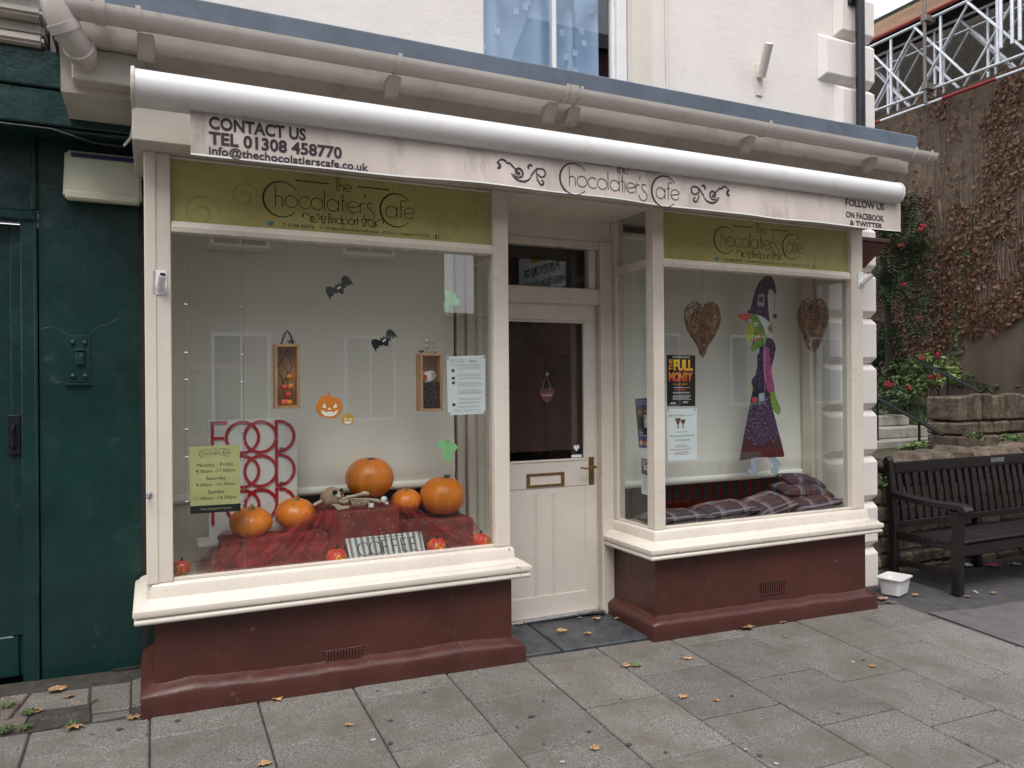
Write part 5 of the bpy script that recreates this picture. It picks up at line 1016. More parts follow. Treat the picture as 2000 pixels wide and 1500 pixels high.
cl(spo, 'printred', mp, (('Sale of Pottery', .06, .62, .84, .895),)); cl(spo, 'printgreen', mp, (('The Dorset and Somerset', .08, .9, .455, .50), ('Air Ambulance', .24, .76, .375, .42))); fp(spo, 'greyprint', mp, (.86,), .64, .95, .008); fp(spo, 'greyprint', mp, (.545, .285, .255, .16), .25, .75, .009); fp(spo, 'printred', mp, (.135, .11), .2, .8, .009); cl(spo, 'greyprint', mp, (('VENUE - please see below', .06, .92, .20, .225),)) if False else fp(spo, 'greyprint', mp, (.205,), .06, .92, .012)
for x, h_v in ((.36, .10), (.53, .07)):
    o = [(x - .05, .72), (x - .02, .70), (x - .015, .64), (x - .035, .62), (x + .035, .62), (x + .015, .64), (x + .02, .70), (x + .05, .72), (x + .08, .72 + h_v*.6), (x + .09, .72 + h_v), (x - .09, .72 + h_v), (x - .08, .72 + h_v*.6)]
    build('goblet_picture', MB().add([mp(*p, .0008) for p in o], [tuple(range(12))]), 'stone' if x < .5 else 'crate', spo)
for s_ in (.04, .93): build('sucker', MB().ell(Vector(mp(s_, .975, .001)), .006, .002, .006, 8, 5), 'steel', spo)
# posters on the return glass beside the door
rx = 2.8885
def rcard(name, px, m, lab, cat):
    q = [atx(*p, rx) for p in px]; t = thing(name, q[3], lab, cat); mb = MB().add([(p.x, p.y, p.z) for p in q] + [(p.x + .001, p.y, p.z) for p in q], [(0, 1, 2, 3), (7, 6, 5, 4), (0, 4, 5, 1), (1, 5, 6, 2), (2, 6, 7, 3), (3, 7, 4, 0)]); build('sheet', mb, m, t)
    def mp(s, v, n): r = q[3].lerp(q[2], s).lerp(q[0].lerp(q[1], s), v); return (r.x - n, r.y, r.z)
    return t, mp
bp_, mp = rcard('band_poster', ((1240, 779), (1282, 776), (1284, 876), (1248, 874)), 'posterblue', 'purple band poster on the side glass beside the door', 'poster')
cl(bp_, 'paper', mp, (('Jon Upton', .06, .5, .92, .965, .01), ('and the Guilty Pleasures', .1, 1.0, .865, .905, .01), ('The Tithe Barn', .08, .85, .29, .33, .02), ('Friday 21st', .14, .72, .225, .265, .02))); build('band_photo', MB().add([mp(.0, .37, .0005), mp(1, .37, .0005), mp(1, .82, .0005), mp(0, .82, .0005)], [(0, 1, 2, 3)]), 'stone', bp_)
M['skinprint'] = mat('photo_skin_print', (.42, .25, .17), .6, .1, 9, 0)
for x, v, bc in ((.2, .72, 'black'), (.5, .74, 'paper'), (.75, .72, 'black'), (.42, .6, 'black')):
    build('band_member', MB().add([mp(x - .13, v - .33, .0008), mp(x + .13, v - .33, .0008), mp(x + .10, v - .08, .0008), mp(x - .10, v - .08, .0008)], [(0, 1, 2, 3)]), bc, bp_); build('face', MB().add([mp(x + .06*math.cos(a), v + .045*math.sin(a), .0011) for a in range(6)], [tuple(range(6))]), 'skinprint', bp_)
for x, r in ((.16, .1), (.42, .06), (.62, .06), (.82, .06)): build('price_spot', MB().add([mp(x + r*math.cos(R(a)), .1 + r*.62*math.sin(R(a)), .0006) for a in range(0, 360, 30)], [tuple(range(12))]), 'orange', bp_)
cl(bp_, 'paper', mp, (('\u00a36', .1, .22, .075, .125, .02),), n=.0012)
lf, mp = rcard('music_leaflet', ((1253, 894), (1284, 904), (1285, 972), (1253, 964)), 'paper', 'white and plum music leaflet low on the side glass beside the door', 'leaflet')
build('plum_header', MB().add([mp(0, .57, .0005), mp(.3, .54, .0005), mp(.6, .58, .0005), mp(1, .52, .0005), mp(1, 1, .0005), mp(0, 1, .0005)], [tuple(range(6))]), 'posterplum', lf); cl(lf, 'paper', mp, (('NEW!', .06, .34, .9, .96, .02), ('Cowdell', .06, .95, .78, .88, .04), ('Monkey', .15, .9, .66, .77, .04)), n=.0008); fp(lf, 'greyprint', mp, (.5, .46, .42, .38, .34, .28, .24, .2, .14), .06, .45, .012); fp(lf, 'greyprint', mp, (.48, .42, .36, .28, .2, .12), .55, .96, .012)
# tartan cushions
def tartan(name):
    m, n, b, l = nodes(name); t = n.nodes.new('ShaderNodeTexCoord'); sx = n.nodes.new('ShaderNodeSeparateXYZ'); l.new(t.outputs['Object'], sx.inputs[0])
    def mth(op, a, bb):
        q = n.nodes.new('ShaderNodeMath'); q.operation = op
        for i, v in enumerate((a, bb)):
            if isinstance(v, (int, float)): q.inputs[i].default_value = v
            else: l.new(v, q.inputs[i])
        return q.outputs[0]
    col = (.042, .034, .042)
    for ax, off in ((0, .0), (1, .3)):
        f = mth('FRACT', mth('ADD', mth('MULTIPLY', sx.outputs[ax], 5.2), off + 10), 0)
        for lo, hi, c in ((.10, .22, (.085, .035, .055)), (.50, .56, (.36, .29, .33)), (.60, .63, (.36, .29, .33)), (.67, .70, (.30, .22, .27)), (.85, .87, (.20, .10, .03))):
            k = mth('MULTIPLY', mth('GREATER_THAN', f, lo), mth('LESS_THAN', f, hi)); col = mixc(n, mth('MULTIPLY', k, .75), col, c)
    l.new(col, b.inputs['Base Color']); b.inputs['Roughness'].default_value = .95; bp2 = n.nodes.new('ShaderNodeBump'); bp2.inputs['Strength'].default_value = .4; bp2.inputs['Distance'].default_value = .003; l.new(noisef(n, 60, 5), bp2.inputs['Height']); l.new(bp2.outputs[0], b.inputs['Normal']); return m
M['tartan'] = tartan('plum_tartan')
def cushion(x, y, z, w_, d_, h_, rot, lab):
    mb = MB(); n = 22; rr = random.Random(int(x*100)); ph = rr.uniform(0, 9)
    for sd in (1, -1):
        vs = []
        for j in range(n+1):
            for i in range(n+1):
                u, v = i/n*2-1, j/n*2-1; e = max(0, 1 - abs(u)**3.2)**.55*max(0, 1 - abs(v)**3.2)**.55; k = 1 - .07*(1-abs(v)**2)*abs(u)**4 ; k2 = 1 - .07*(1-abs(u)**2)*abs(v)**4
                vs.append((u*w_/2*k, v*d_/2*k2, sd*(h_/2*e + .003) + h_/2 + .012*noise.noise(Vector((u*2.4, v*2.4, ph + sd)))*e))
        mb.add(vs, [(j*(n+1)+i, j*(n+1)+i+1, (j+1)*(n+1)+i+1, (j+1)*(n+1)+i) for j in range(n) for i in range(n)])
    o = build('cushion', mb, 'tartan', smooth=80); o.location = (x, y, z); o.rotation_euler = tuple(R(a) for a in rot); return tag(o, lab, 'cushion', 'tartan cushions in the right window')
cushion(3.17, .23, .59, .46, .27, .09, (0, 0, 4), 'tartan cushion lying flat by the corner post of the right window'); cushion(3.60, .24, .60, .46, .27, .10, (4, -4, -3), 'tartan cushion lying flat beneath the theatre poster side of the blind, second along'); cushion(3.98, .23, .60, .40, .28, .12, (12, -10, 5), 'tartan cushion tilted up below the witch figure'); cushion(4.38, .22, .60, .48, .26, .10, (6, -3, 3), 'lowest tartan cushion in the right corner pile'); cushion(4.40, .31, .675, .46, .22, .10, (12, 5, -4), 'middle tartan cushion of the right corner pile'); cushion(4.45, .37, .745, .40, .16, .09, (18, 9, 2), 'topmost tartan cushion of the right corner pile')
# ================================================================== the garden corner on the right
rr = random.Random(21)
tm = MB(); xs = [5.4 + .4*i for i in range(20)]; ys = [.95 + .35*i for i in range(27)]
def tz(x, y):
    st = max(0, min(1, (y - 3.6)/3.5)); return .30 + .25*max(0, min(1, (y-1)/1.5)) + 1.0*st*st*(3-2*st) + .05*noise.noise(Vector((x*1.3, y*1.3, 0)))
tm.add([(x, y, tz(x, y)) for y in ys for x in xs], [(j*len(xs)+i, j*len(xs)+i+1, (j+1)*len(xs)+i+1, (j+1)*len(xs)+i) for j in range(len(ys)-1) for i in range(len(xs)-1)])
M['soil'] = mat('garden_soil', (.05, .045, .025), .95, .4, 5, .8, 30, .02); struct(build('garden_bank', tm, 'soil', smooth=60))
def stone(parent, x0, x1, z0, z1, y0, y1, j=.012, m='stone', bev=.018, name='stone'):
    mb = MB().box(x0, x1, y0, y1, z0, z1); mb.v = [(v[0] + rr.uniform(-j, j)*.6, v[1] + (rr.uniform(-j, j) if v[1] == y0 else 0), v[2] + rr.uniform(-j, j)*.6) for v in mb.v]; return build(name, mb, m, parent, bevel=bev)
lw = thing('low_stone_wall', (7.2, .72, -.2), 'low rubble stone wall with rounded coping behind the bench', 'stone wall')
B('core', 'mortar', lw, 5.36, 9.4, .66, .92, -.35, .80, 0)
z = -.22
for h in (.15, .12, .15, .13, .14, .16, .13):
    x = 5.35 + rr.uniform(-.05, .0)
    while x < 9.2:
        wd = rr.uniform(.14, .38); stone(lw, x + .008, x + wd - .008, z + .007, z + h - .007, .628 + rr.uniform(0, .012), .70); x += wd
    z += h
x = 5.345
while x < 9.3: wd = rr.uniform(.17, .33); h = rr.uniform(.06, .17); stone(lw, x + .006, x + wd - .006, .765, .79 + h, .60 + rr.uniform(-.02, .02), .93, .035, bev=.05, name='coping_stone'); x += wd
bw = thing('stone_block_wall', (11.2, 3.2, .4), 'taller mossy stone block wall beyond the bench at the right edge', 'stone wall')
Yb = 3.0; bx0_ = at(1872, 800, Yb).x; B('core', 'mortar', bw, bx0_ + .12, 14.5, Yb + .05, Yb + .48, .2, 1.33, 0)
zr = [at(1930, p, Yb).z for p in (880, 848, 822, 770)]
for k in range(3):
    x = bx0_
    while x < 13: wd = rr.uniform(.14, .2) if k == 2 else rr.uniform(.3, .5); stone(bw, x + .012, x + wd - .012, zr[k] + .01, zr[k+1] - .01 + (rr.uniform(-.03, .03) if k == 2 else 0), Yb - .02, Yb + (.5 if x == bx0_ else .12), .018, bev=.025); x += wd
# steps
sp = thing('garden_steps', (10, 4.2, .5), 'pale stone garden steps climbing behind the low wall', 'steps')
sr = at(1867, 856, 3.9).x
for k in range(5):
    z1 = .99 - .168*(3-k) + .01; y0 = 3.9 + .31*(k-1); x1 = sr + (.0 if k < 2 else -.12*(k-1)); seams = [8.2, 9.25 + .2*(k % 2), x1]
    for a, b in zip(seams[:-1], seams[1:]): stone(sp, a + .004, b - .004, z1 - .16, z1, y0, y0 + .5, .006, 'palestone', .012, 'step_stone')
# handrails
def rail(lo, hi, posts, lab, r=.028):
    t = thing('handrail', (lo.x, lo.y, .5), lab, 'handrail', 'black garden handrails'); d = (hi - lo); e = hi + d*.25
    mb = MB(); nrm = d.cross(Vector((1, 0, 0))).normalized(); v = [p + Vector((sx, 0, 0)) + nrm*sn for p in (lo, e) for sx, sn in ((-.03, -.02), (.03, -.02), (.03, .02), (-.03, .02))]
    mb.add(v, [(0, 1, 2, 3), (7, 6, 5, 4), (0, 4, 5, 1), (1, 5, 6, 2), (2, 6, 7, 3), (3, 7, 4, 0)]); build('rail', mb, 'iron', t, bevel=.008)
    for k in posts: p = lo + d*k; T('post', 'iron', t, [(p.x, p.y, p.z), (p.x, p.y, tz(p.x, p.y) - .3)], .018, 8)
lo = at(1843, 850, 2.98); lo.x = min(lo.x, 9.9); hi = atx(1703, 771, lo.x); rail(lo, hi, (.32, .92), 'nearer black sloping handrail beside the pale steps')
lo = at(1918, 767, 3.6); hi = atx(1815, 715, lo.x); rail(lo, hi, (.64,), 'farther black sloping handrail in front of the rose bush')
# brown wall with dead creeper
vw = thing('creeper_wall', (13.3, 5, -.2), 'tall brown rendered side wall beneath the scaffold', 'wall'); VX = 13.0
B('render_face', 'vinewall', vw, VX, VX + .4, -2, 14, -.5, 6.75, 0); B('shade_backing', 'mortar', vw, VX + 1.2, VX + 1.4, -2, 14, 6.0, 9.0, 0); B('ledge', 'mortar', vw, VX + .4, VX + 1.2, -2, 14, 6.6, 6.7, 0)  # dark backing added for the shaded space behind the lattice beams
st_, lv = MB(), MB()
def wallp(px, py): return atx(px, py, VX)
def creeper_low(px): return 690 if px > 1880 else 700 + (1880 - px)*.12          # bare render below this curve
stt = []
for i in range(200):
    px = rr.uniform(1712, 2060); p = wallp(px, 300); y = p.y; z1 = rr.uniform(2.6, 6.7); ln = rr.uniform(.7, 3.0); pts = []; yy = y
    for k in range(7):
        z = z1 - ln*k/6; yy += rr.uniform(-.04, .04); lim = 2.05 + max(0, (4.9 - yy))*.55
        if z > lim: pts.append((VX - .012 - rr.uniform(0, .012), yy, z))
    if len(pts) > 2: st_.tube(pts, [.0075]*(len(pts)-1) + [.004], 3, False)
n = 0
while n < 11500:
    y = rr.uniform(3.2, 7.4); z = rr.uniform(1.0, 6.9); lim = 2.0 + max(0, (4.9 - y))*.55
    dn = noise.noise(Vector((y*1.1, z*.8, 2)))*.8 + noise.noise(Vector((y*3.5, z*2.0, 7)))*.5
    low = 1.0 if z < 4.6 else .5
    if z < lim and not (abs(y - 3.75) < .06 and z > 1.6): continue
    if dn < (-.25 if z < 4.2 else .10) and rr.random() > .14: continue
    s = rr.choice([.014, .02, .027, .034, .046]); a = rr.uniform(0, 6.28); c = Vector((VX - rr.uniform(.015, .10), y, z)); u = Vector((rr.uniform(-.5, .5), math.cos(a), math.sin(a))).normalized(); v = Vector((rr.uniform(-.8, .3), -math.sin(a), math.cos(a))).normalized()
    lv.add([c - u*s, c - v*s*.7, c + u*s*1.15, c + v*s*.75], [(0, 1, 2, 3)]); n += 1
cr_ = thing('dead_creeper', (VX - .05, 5, 1.5), 'dry brown creeper stems and leaves clinging to the tall side wall', 'creeper'); stuff(build('stems', st_, 'vinestem', cr_)); stuff(build('leaves', lv, 'vineleaf', cr_))
gi = MB()
for i in range(60):
    k = rr.random(); py = 480 + 260*k; px = 1893 - 30*k + rr.uniform(-9, 9); c = wallp(px, py) + Vector((-.05, 0, 0)); s = rr.uniform(.03, .06); a = rr.uniform(0, 6.28); gi.add([c + Vector((-.02, math.cos(a)*s, math.sin(a)*s)), c + Vector((0, -math.sin(a)*s*.7, math.cos(a)*s*.7)), c - Vector((-.02, math.cos(a)*s, math.sin(a)*s)), c + Vector((0, math.sin(a)*s*.7, -math.cos(a)*s*.7))], [(0, 1, 2, 3)])
tag(stuff(build('ivy_strand', gi, 'leafmid')), 'thin strand of green ivy hanging down the brown wall', 'ivy')
# ---- plants
def leafcloud(mb, c, rx_, ry_, rz_, n, s, sharp=.6, rnd_=rr):
    for i in range(n):
        while True:
            d = Vector((rnd_.uniform(-1, 1), rnd_.uniform(-1, 1), rnd_.uniform(-1, 1)))
            if d.length < 1 and noise.noise(Vector((c[0] + d.x*rx_, c[1] + d.y*ry_, c[2] + d.z*rz_))*2.6) > -.12: break
        p = Vector((c[0] + d.x*rx_, c[1] + d.y*ry_, c[2] + d.z*rz_)); u = Vector((rnd_.uniform(-1, 1), rnd_.uniform(-1, 1), rnd_.uniform(-.6, .6))).normalized(); v = u.cross(Vector((rnd_.uniform(-1, 1), rnd_.uniform(-1, 1), rnd_.uniform(-1, 1)))).normalized(); k = s*rnd_.uniform(.6, 1.3)
        mb.add([p - u*k, p + v*k*.45, p + u*k, p - v*k*.45], [(0, 1, 2, 3)])
rt_ = thing('rowan_tree', (*at(1737, 700, 5.2)[:2], 1.0), 'young rowan tree with red berries beside the building corner', 'tree')
tb = at(1737, 740, 5.2); t1 = at(1730, 560, 5.2); t2 = at(1726, 460, 5.2)
build('trunk', MB().tube([tb - Vector((0, 0, .4)), tb.lerp(t1, .5) + Vector((.03, 0, 0)), t1, t2], [.07, .055, .05, .03], 8), 'bark', rt_, smooth=60)
for px, py in ((1775, 470), (1800, 510), (1715, 480), (1790, 600), (1705, 540), (1760, 430)): e_ = at(px, py, 5.2 + rr.uniform(-.4, .4)); T('limb', 'bark', rt_, [t1 - Vector((0, 0, rr.uniform(0, .5))), t1.lerp(e_, .5) + Vector((0, 0, .1)), e_], [.03, .02, .008], 6)
cm2 = MB()
def pinnate(mb, p, d, ln):
    d = d.normalized(); sdv = d.cross(Vector((0, 0, 1))).normalized() if abs(d.z) < .95 else Vector((1, 0, 0))
    for k in range(6):
        q = p + d*ln*(k + 1)/6 - Vector((0, 0, .02*k*k*ln))
        for sg in (-1, 1): e_ = q + (sdv*sg + d*.5).normalized()*ln*.42 - Vector((0, 0, .05*ln)); w2 = d*ln*.07; mb.add([q, q.lerp(e_, .5) + w2, e_, q.lerp(e_, .5) - w2], [(0, 1, 2, 3)])
for cx_, cy_, rw, nn_ in ((1760, 450, 40, 130), (1745, 500, 55, 200), (1790, 480, 35, 90), (1775, 560, 50, 150), (1722, 560, 25, 70), (1790, 620, 35, 90), (1725, 650, 25, 60), (1715, 430, 35, 90), (1760, 400, 45, 110)):
    for i in range(nn_):
        a, r_ = rr.uniform(0, 6.28), math.sqrt(rr.random())*rw; p = at(cx_ + r_*math.cos(a), cy_ + r_*math.sin(a)*.8, 5.2 + rr.uniform(-.6, .6)); pinnate(cm2, p, Vector((rr.uniform(-1, 1), rr.uniform(-1, 1), rr.uniform(-.5, .3))), rr.uniform(.14, .24))
stuff(build('crown', cm2, 'leafdark', rt_))
by = MB()
for px, py in ((1760, 478), (1798, 447), (1765, 556), (1795, 620), (1803, 440)):
    for i in range(9): by.ell(at(px + rr.uniform(-5, 5), py + rr.uniform(-3, 3), 4.6), .014, .014, .014, 6, 4)
stuff(build('berries', by, 'flower', rt_, smooth=80))
ylw = MB()
for px, py in ((1754, 470), (1803, 618), (1815, 438), (1760, 465)):
    for i in range(5): pinnate(ylw, at(px + rr.uniform(-4, 4), py + rr.uniform(-4, 4), 4.7), Vector((rr.uniform(-1, 1), rr.uniform(-1, 1), rr.uniform(-.5, .3))), .1)
M['yleaf'] = foliage('yellowing_leaf', (.38, .30, .04), .2); stuff(build('turning_leaves', ylw, 'yleaf', rt_))
def bush(px, py, y, rpx, rz, n, s, m, lab, name='shrub', cat='shrub', flowers=0, ff=()):
    c = at(px, py, y); sc = (c - CAM).dot(FWD)/1500; t = thing(name, (c.x, c.y, c.z - rz*sc), lab, cat); mb = MB(); leafcloud(mb, c, rpx*sc, .45, rz*sc, n, s); stuff(build('foliage', mb, m, t))
    for i in range(6 if rz > 30 else 0): T('stem', 'bark', t, [(c.x + rr.uniform(-.2, .2), c.y, c.z - rz*sc - .1), c + Vector((rr.uniform(-.3, .3), rr.uniform(-.2, .2), rz*sc*.6))], .010, 5)
    for fx, fy_ in ff:
        q = at(fx, fy_, y - .4); fm2 = MB()
        for i in range(12): a = rr.uniform(0, 6.28); fm2.ell(q + Vector((.05*math.cos(a)*rr.random(), .03*math.sin(a), .04*rr.uniform(-1, 1))), .015, .013, .011, 6, 4)
        build('blossom', fm2, 'flower', t, smooth=80)
    return t
bush(1822, 725, 4.9, 46, 40, 900, .045, 'leafpale', 'pale rose bush with red blooms below the far handrail', 'rose_bush', 'rose bush', ff=((1801, 697), (1829, 693), (1818, 738), (1833, 735)))
bush(1765, 745, 5.0, 45, 45, 1000, .045, 'leafmid', 'green rose bush with red blooms left of the far handrail', 'rose_bush', 'rose bush', ff=((1733, 749), (1738, 752), (1776, 756)))
bush(1720, 690, 5.6, 38, 60, 900, .05, 'leafdark', 'dark evergreen shrub against the building corner'); bush(1725, 780, 4.7, 30, 22, 500, .04, 'leafdark', 'low dark shrub above the top garden step'); bush(1880, 742, 5.0, 40, 14, 500, .04, 'leafmid', 'low green planting at the foot of the brown wall'); bush(1960, 755, 4.3, 45, 10, 350, .04, 'leafdark', 'dark planting above the stone block wall')
bush(1738, 858, 1.6, 22, 20, 420, .022, 'leafpale', 'small yellow-green weed clump on the low wall near the building'); bush(1945, 853, 2.4, 30, 8, 300, .025, 'leafmid', 'green weed patch growing below the stone block wall'); bush(1708, 935, .52, 11, 12, 160, .02, 'leafmid', 'small leafy plant sprouting from the wall behind the bench post')
gm = MB()
for i in range(5200):
    x, y = rr.uniform(8.0, 12.8), rr.uniform(4.2, 7.0); z = tz(x, y); a = rr.uniform(0, 6.28); h = rr.uniform(.05, .14); w2 = .007; q = Vector((math.cos(a), math.sin(a), 0)); b_ = Vector((x, y, z)); gm.add([b_ - q*w2, b_ + q*w2, b_ + Vector((-math.sin(a)*h*.5, math.cos(a)*h*.5, h))], [(0, 1, 2)])
tag(stuff(build('grass', gm, 'grass')), 'rough green grass on the garden bank above the steps', 'grass')
# ---- scaffold
def lattice(X_, z0, z1, y0, y1, lab, ph=0.0):
    t = thing('lattice_beam', (X_, (y0+y1)/2, z0), lab, 'scaffold beam', 'scaffold lattice beams'); r = .027
    T('chord', 'tube', t, [(X_, y0, z0), (X_, y1, z0)], r, 8); T('chord', 'tube', t, [(X_, y0, z1), (X_, y1, z1)], r, 8); y = y0 + ph; k = 0
    while y < y1 - .9:
        T('diagonal', 'tube', t, [(X_, y, z0), (X_, min(y + 1.0, y1), z1)], r*.85, 8); T('diagonal', 'tube', t, [(X_ + .06, y, z1), (X_ + .06, min(y + 1.0, y1), z0)], r*.85, 8); T('vertical', 'tube', t, [(X_ + .03, y + .5, z0), (X_ + .03, y + .5, z1)], r, 8); y += 1.0
lattice(12.55, 6.72, 7.98, 1.5, 9.5, 'front aluminium lattice scaffold beam above the creeper wall'); lattice(13.15, 6.78, 8.04, 1.7, 9.7, 'rear aluminium lattice scaffold beam above the creeper wall', .35)
lattice(13.75, 6.8, 8.06, 1.6, 9.6, 'hindmost aluminium lattice scaffold beam, deep in shadow', .7)
def pole(name, pts, m, lab, r=.026, bands=()):
    t = thing(name, pts[0], lab, 'scaffold pole', 'scaffold poles'); T('tube', m, t, pts, r, 10)
    for (a, b, bm) in bands: A_, B_ = Vector(pts[0]), Vector(pts[-1]); T('painted_band', bm, t, [A_.lerp(B_, a), A_.lerp(B_, b)], r + .003, 10)
    return t
pole('scaffold_pole', [(12.45, 1.6, 6.45), (12.45, 9.4, 6.45)], 'tube', 'lowest level scaffold tube with red painted bands', bands=((.30, .42, 'redpaint'), (.58, .68, 'redpaint')))
pole('scaffold_pole', [(12.6, 1.6, 8.12), (12.6, 9.4, 8.12)], 'redpaint', 'red painted scaffold tube under the timber edge board')
sp1 = atx(1806, 60, 12.4); spl = pole('scaffold_pole', [(12.4, sp1.y, 6.45), (12.4, sp1.y, 9.8)], 'tubedark', 'dark upright scaffold standard crossing the lattice beams', .03)
for z in (6.75, 7.95): B('coupler', 'tubedark', spl, 12.36, 12.62, sp1.y - .06, sp1.y + .06, z - .06, z + .06, .015)
for px, k in ((1955, 'leftmost of three upright white tubes with green bands'), (1977, 'middle of three upright white tubes with green bands'), (1992, 'rightmost of three upright white tubes with green bands')):
    q = atx(px, 50, 12.3); pole('scaffold_pole', [(12.3, q.y, 6.85), (12.3, q.y, 9.5)], 'tube', k, .03, ((.36, .42, 'greenpaint'),))
eb = thing('roof_edge', (12.8, 5, 8.2), 'timber edge board with green netting and pale sheeting over the scaffold', 'roof edge')
B('timber_board', mat('raw_timber', (.36, .22, .14), .8, .2, 3, .3, 30, stretch=(1, .3, 3)), eb, 12.62, 12.68, 1.5, 9.5, 8.16, 8.42, .005); B('green_netting', 'leafmid', eb, 12.70, 12.73, 1.5, 9.5, 8.425, 8.50, 0)
build('sheeting', MB().prism([(12.64, 8.51), (12.64, 8.54), (12.72, 8.60), (12.95, 8.68), (13.4, 8.72), (13.4, 8.69), (12.95, 8.65), (12.74, 8.58), (12.67, 8.52)], 'y', 1.5, 9.5) if False else MB().add([(12.64 + .8*i/6, y, 8.51 + .22*math.sin(i/6*1.5)) for y in (1.5, 9.5) for i in range(7)], [(i, i+1, i+8, i+7) for i in range(6)]), 'white', eb)
B('inner_board', 'dark', eb, 13.3, 13.36, 1.5, 9.5, 8.05, 8.45, 0)
# ================================================================== bench
be = thing('park_bench', (6.7, .2, gz(6.7, .2)), 'dark brown slatted wooden bench against the low stone wall', 'bench')
bx0_, bx1_ = 5.66, 7.86; fyb, byb = -.07, .50; g0 = gz(5.7, 0)
def leg(x, gq):
    build('front_leg', MB().prism([(fyb, gq - .01), (fyb + .07, gq - .01), (fyb + .072, gq + .40), (fyb + .055, gq + .47), (fyb + .075, gq + .55), (fyb + .085, gq + .645), (fyb - .005, gq + .645), (fyb - .01, gq + .5)], 'x', x, x + .065), 'bench', be, bevel=.006)
    build('back_post', MB().prism([(byb, gq - .01), (byb + .07, gq - .01), (byb + .06, gq + .45), (byb + .115, gq + .99), (byb + .10, gq + 1.02), (byb + .06, gq + 1.02), (byb + .045, gq + .99), (byb - .01, gq + .45)], 'x', x, x + .06), 'bench', be, bevel=.008)
    build('arm_rest', MB().prism([(byb + .03, gq + .68), (byb + .02, gq + .735), (byb - .12, gq + .715), (byb - .35, gq + .70), (fyb, gq + .705), (fyb - .055, gq + .69), (fyb - .075, gq + .655), (fyb - .06, gq + .62), (fyb - .02, gq + .625), (fyb + .01, gq + .65), (byb - .3, gq + .652)], 'x', x - .012, x + .08), 'bench', be, bevel=.008)
    B('side_rail', 'bench', be, x + .01, x + .055, fyb + .0725, byb - .001, gq + .33, gq + .40, .004); B('stretcher', 'bench', be, x + .012, x + .052, fyb + .0725, byb - .001, gq + .12, gq + .165, .004)
for x in (bx0_, bx1_ - .065): leg(x, gz(x, .2))
g1 = gz(6.76, .2); xm = (bx0_+bx1_)/2
build('middle_post', MB().prism([(byb - .01, g1 - .01), (byb + .06, g1 - .01), (byb + .055, g1 + .45), (byb + .10, g1 + .90), (byb + .05, g1 + .90), (byb - .008, g1 + .45)], 'x', xm - .03, xm + .03), 'bench', be, bevel=.005)
B('middle_leg', 'bench', be, xm - .03, xm + .03, fyb + .02, fyb + .085, g1 - .01, g1 + .40, .004)
zt0 = g1 + .90
B('top_rail', 'bench', be, bx0_ + .061, bx1_ - .066, byb + .045, byb + .095, zt0 + .001, zt0 + .095, .012, 2)
B('lower_rail', 'bench', be, bx0_ + .061, bx1_ - .066, byb - .012, byb + .025, g1 + .455, g1 + .505, .004); B('front_rail', 'bench', be, bx0_ + .0655, bx1_ - .066, fyb + .005, fyb + .05, g1 + .315, g1 + .405, .005)
for i in range(5): y = fyb - .01 + .108*i; B('seat_slat', 'bench', be, bx0_ + (.005 if 0 < i < 4 else .0665), bx1_ - (.005 if 0 < i < 4 else .0675), y, y + .088, g1 + .4055 - .006*i + (.012 if i == 0 else .0) , g1 + .432 - .006*i + (.006 if i == 0 else 0), .005)
ns = 21
for i in range(ns):
    x = bx0_ + .13 + (bx1_ - bx0_ - .26)*i/(ns-1)
    if abs(x - xm) < .05: continue
    build('back_slat', MB().prism([(byb - .002, g1 + .504), (byb + .02, g1 + .504), (byb + .075, zt0 + .0008), (byb + .053, zt0 + .0008)], 'x', x - .027, x + .027), 'bench', be, bevel=.003)
pq = B('plaque', 'steel', be, at(1936, 890, byb + .04).x, at(1962, 890, byb + .04).x, byb + .043, byb + .0449, zt0 + .035, zt0 + .075, 0)
# ---- tub and litter
def gp(px, py): p = atg(px, py); return Vector((p.x, p.y, gz(p.x, p.y)))
tcen = gp(1747, 1158); tub = thing('plastic_tub', tcen, 'empty white plastic food tub on the asphalt by the bench', 'tub')
def rrect(w_, d_, r, z, n=4): return [Vector((sx*(w_/2 - r) + r*math.cos(R(a0 + 90*k/n)), sy*(d_/2 - r) + r*math.sin(R(a0 + 90*k/n)), z)) for sx, sy, a0 in ((1, 1, 0), (-1, 1, 90), (-1, -1, 180), (1, -1, 270)) for k in range(n+1)]
rings = [rrect(.20, .14, .025, .0), rrect(.235, .17, .028, .118), rrect(.26, .195, .03, .12), rrect(.262, .197, .03, .128), rrect(.232, .166, .027, .126), rrect(.196, .136, .024, .006)]
rz = Matrix.Rotation(R(18), 3, 'Z'); mb = MB(); k = len(rings[0]); mb.add([tcen + Vector((0, 0, .003)) + rz @ v for r_ in rings for v in r_], [(j*k+i, j*k+(i+1) % k, (j+1)*k+(i+1) % k, (j+1)*k+i) for j in range(5) for i in range(k)] + [tuple(range(k-1, -1, -1)), tuple(range(5*k, 6*k))]); build('shell', mb, 'white', tub, smooth=40)
def scrap(px, py, s, m, lab, seed):
    c = gp(px, py); q = random.Random(seed); n = 6; vs = []
    for j in range(n+1):
        for i in range(n+1): vs.append(c + Vector(((i/n-.5)*s, (j/n-.5)*s*.7, .006 + .28*s*abs(noise.noise(Vector((i*.6 + seed, j*.6, 0)))))))
    return tag(build('litter', MB().add(vs, [(j*(n+1)+i, j*(n+1)+i+1, (j+1)*(n+1)+i+1, (j+1)*(n+1)+i) for j in range(n) for i in range(n)]), m, smooth=60), lab, 'litter', 'scraps of litter')
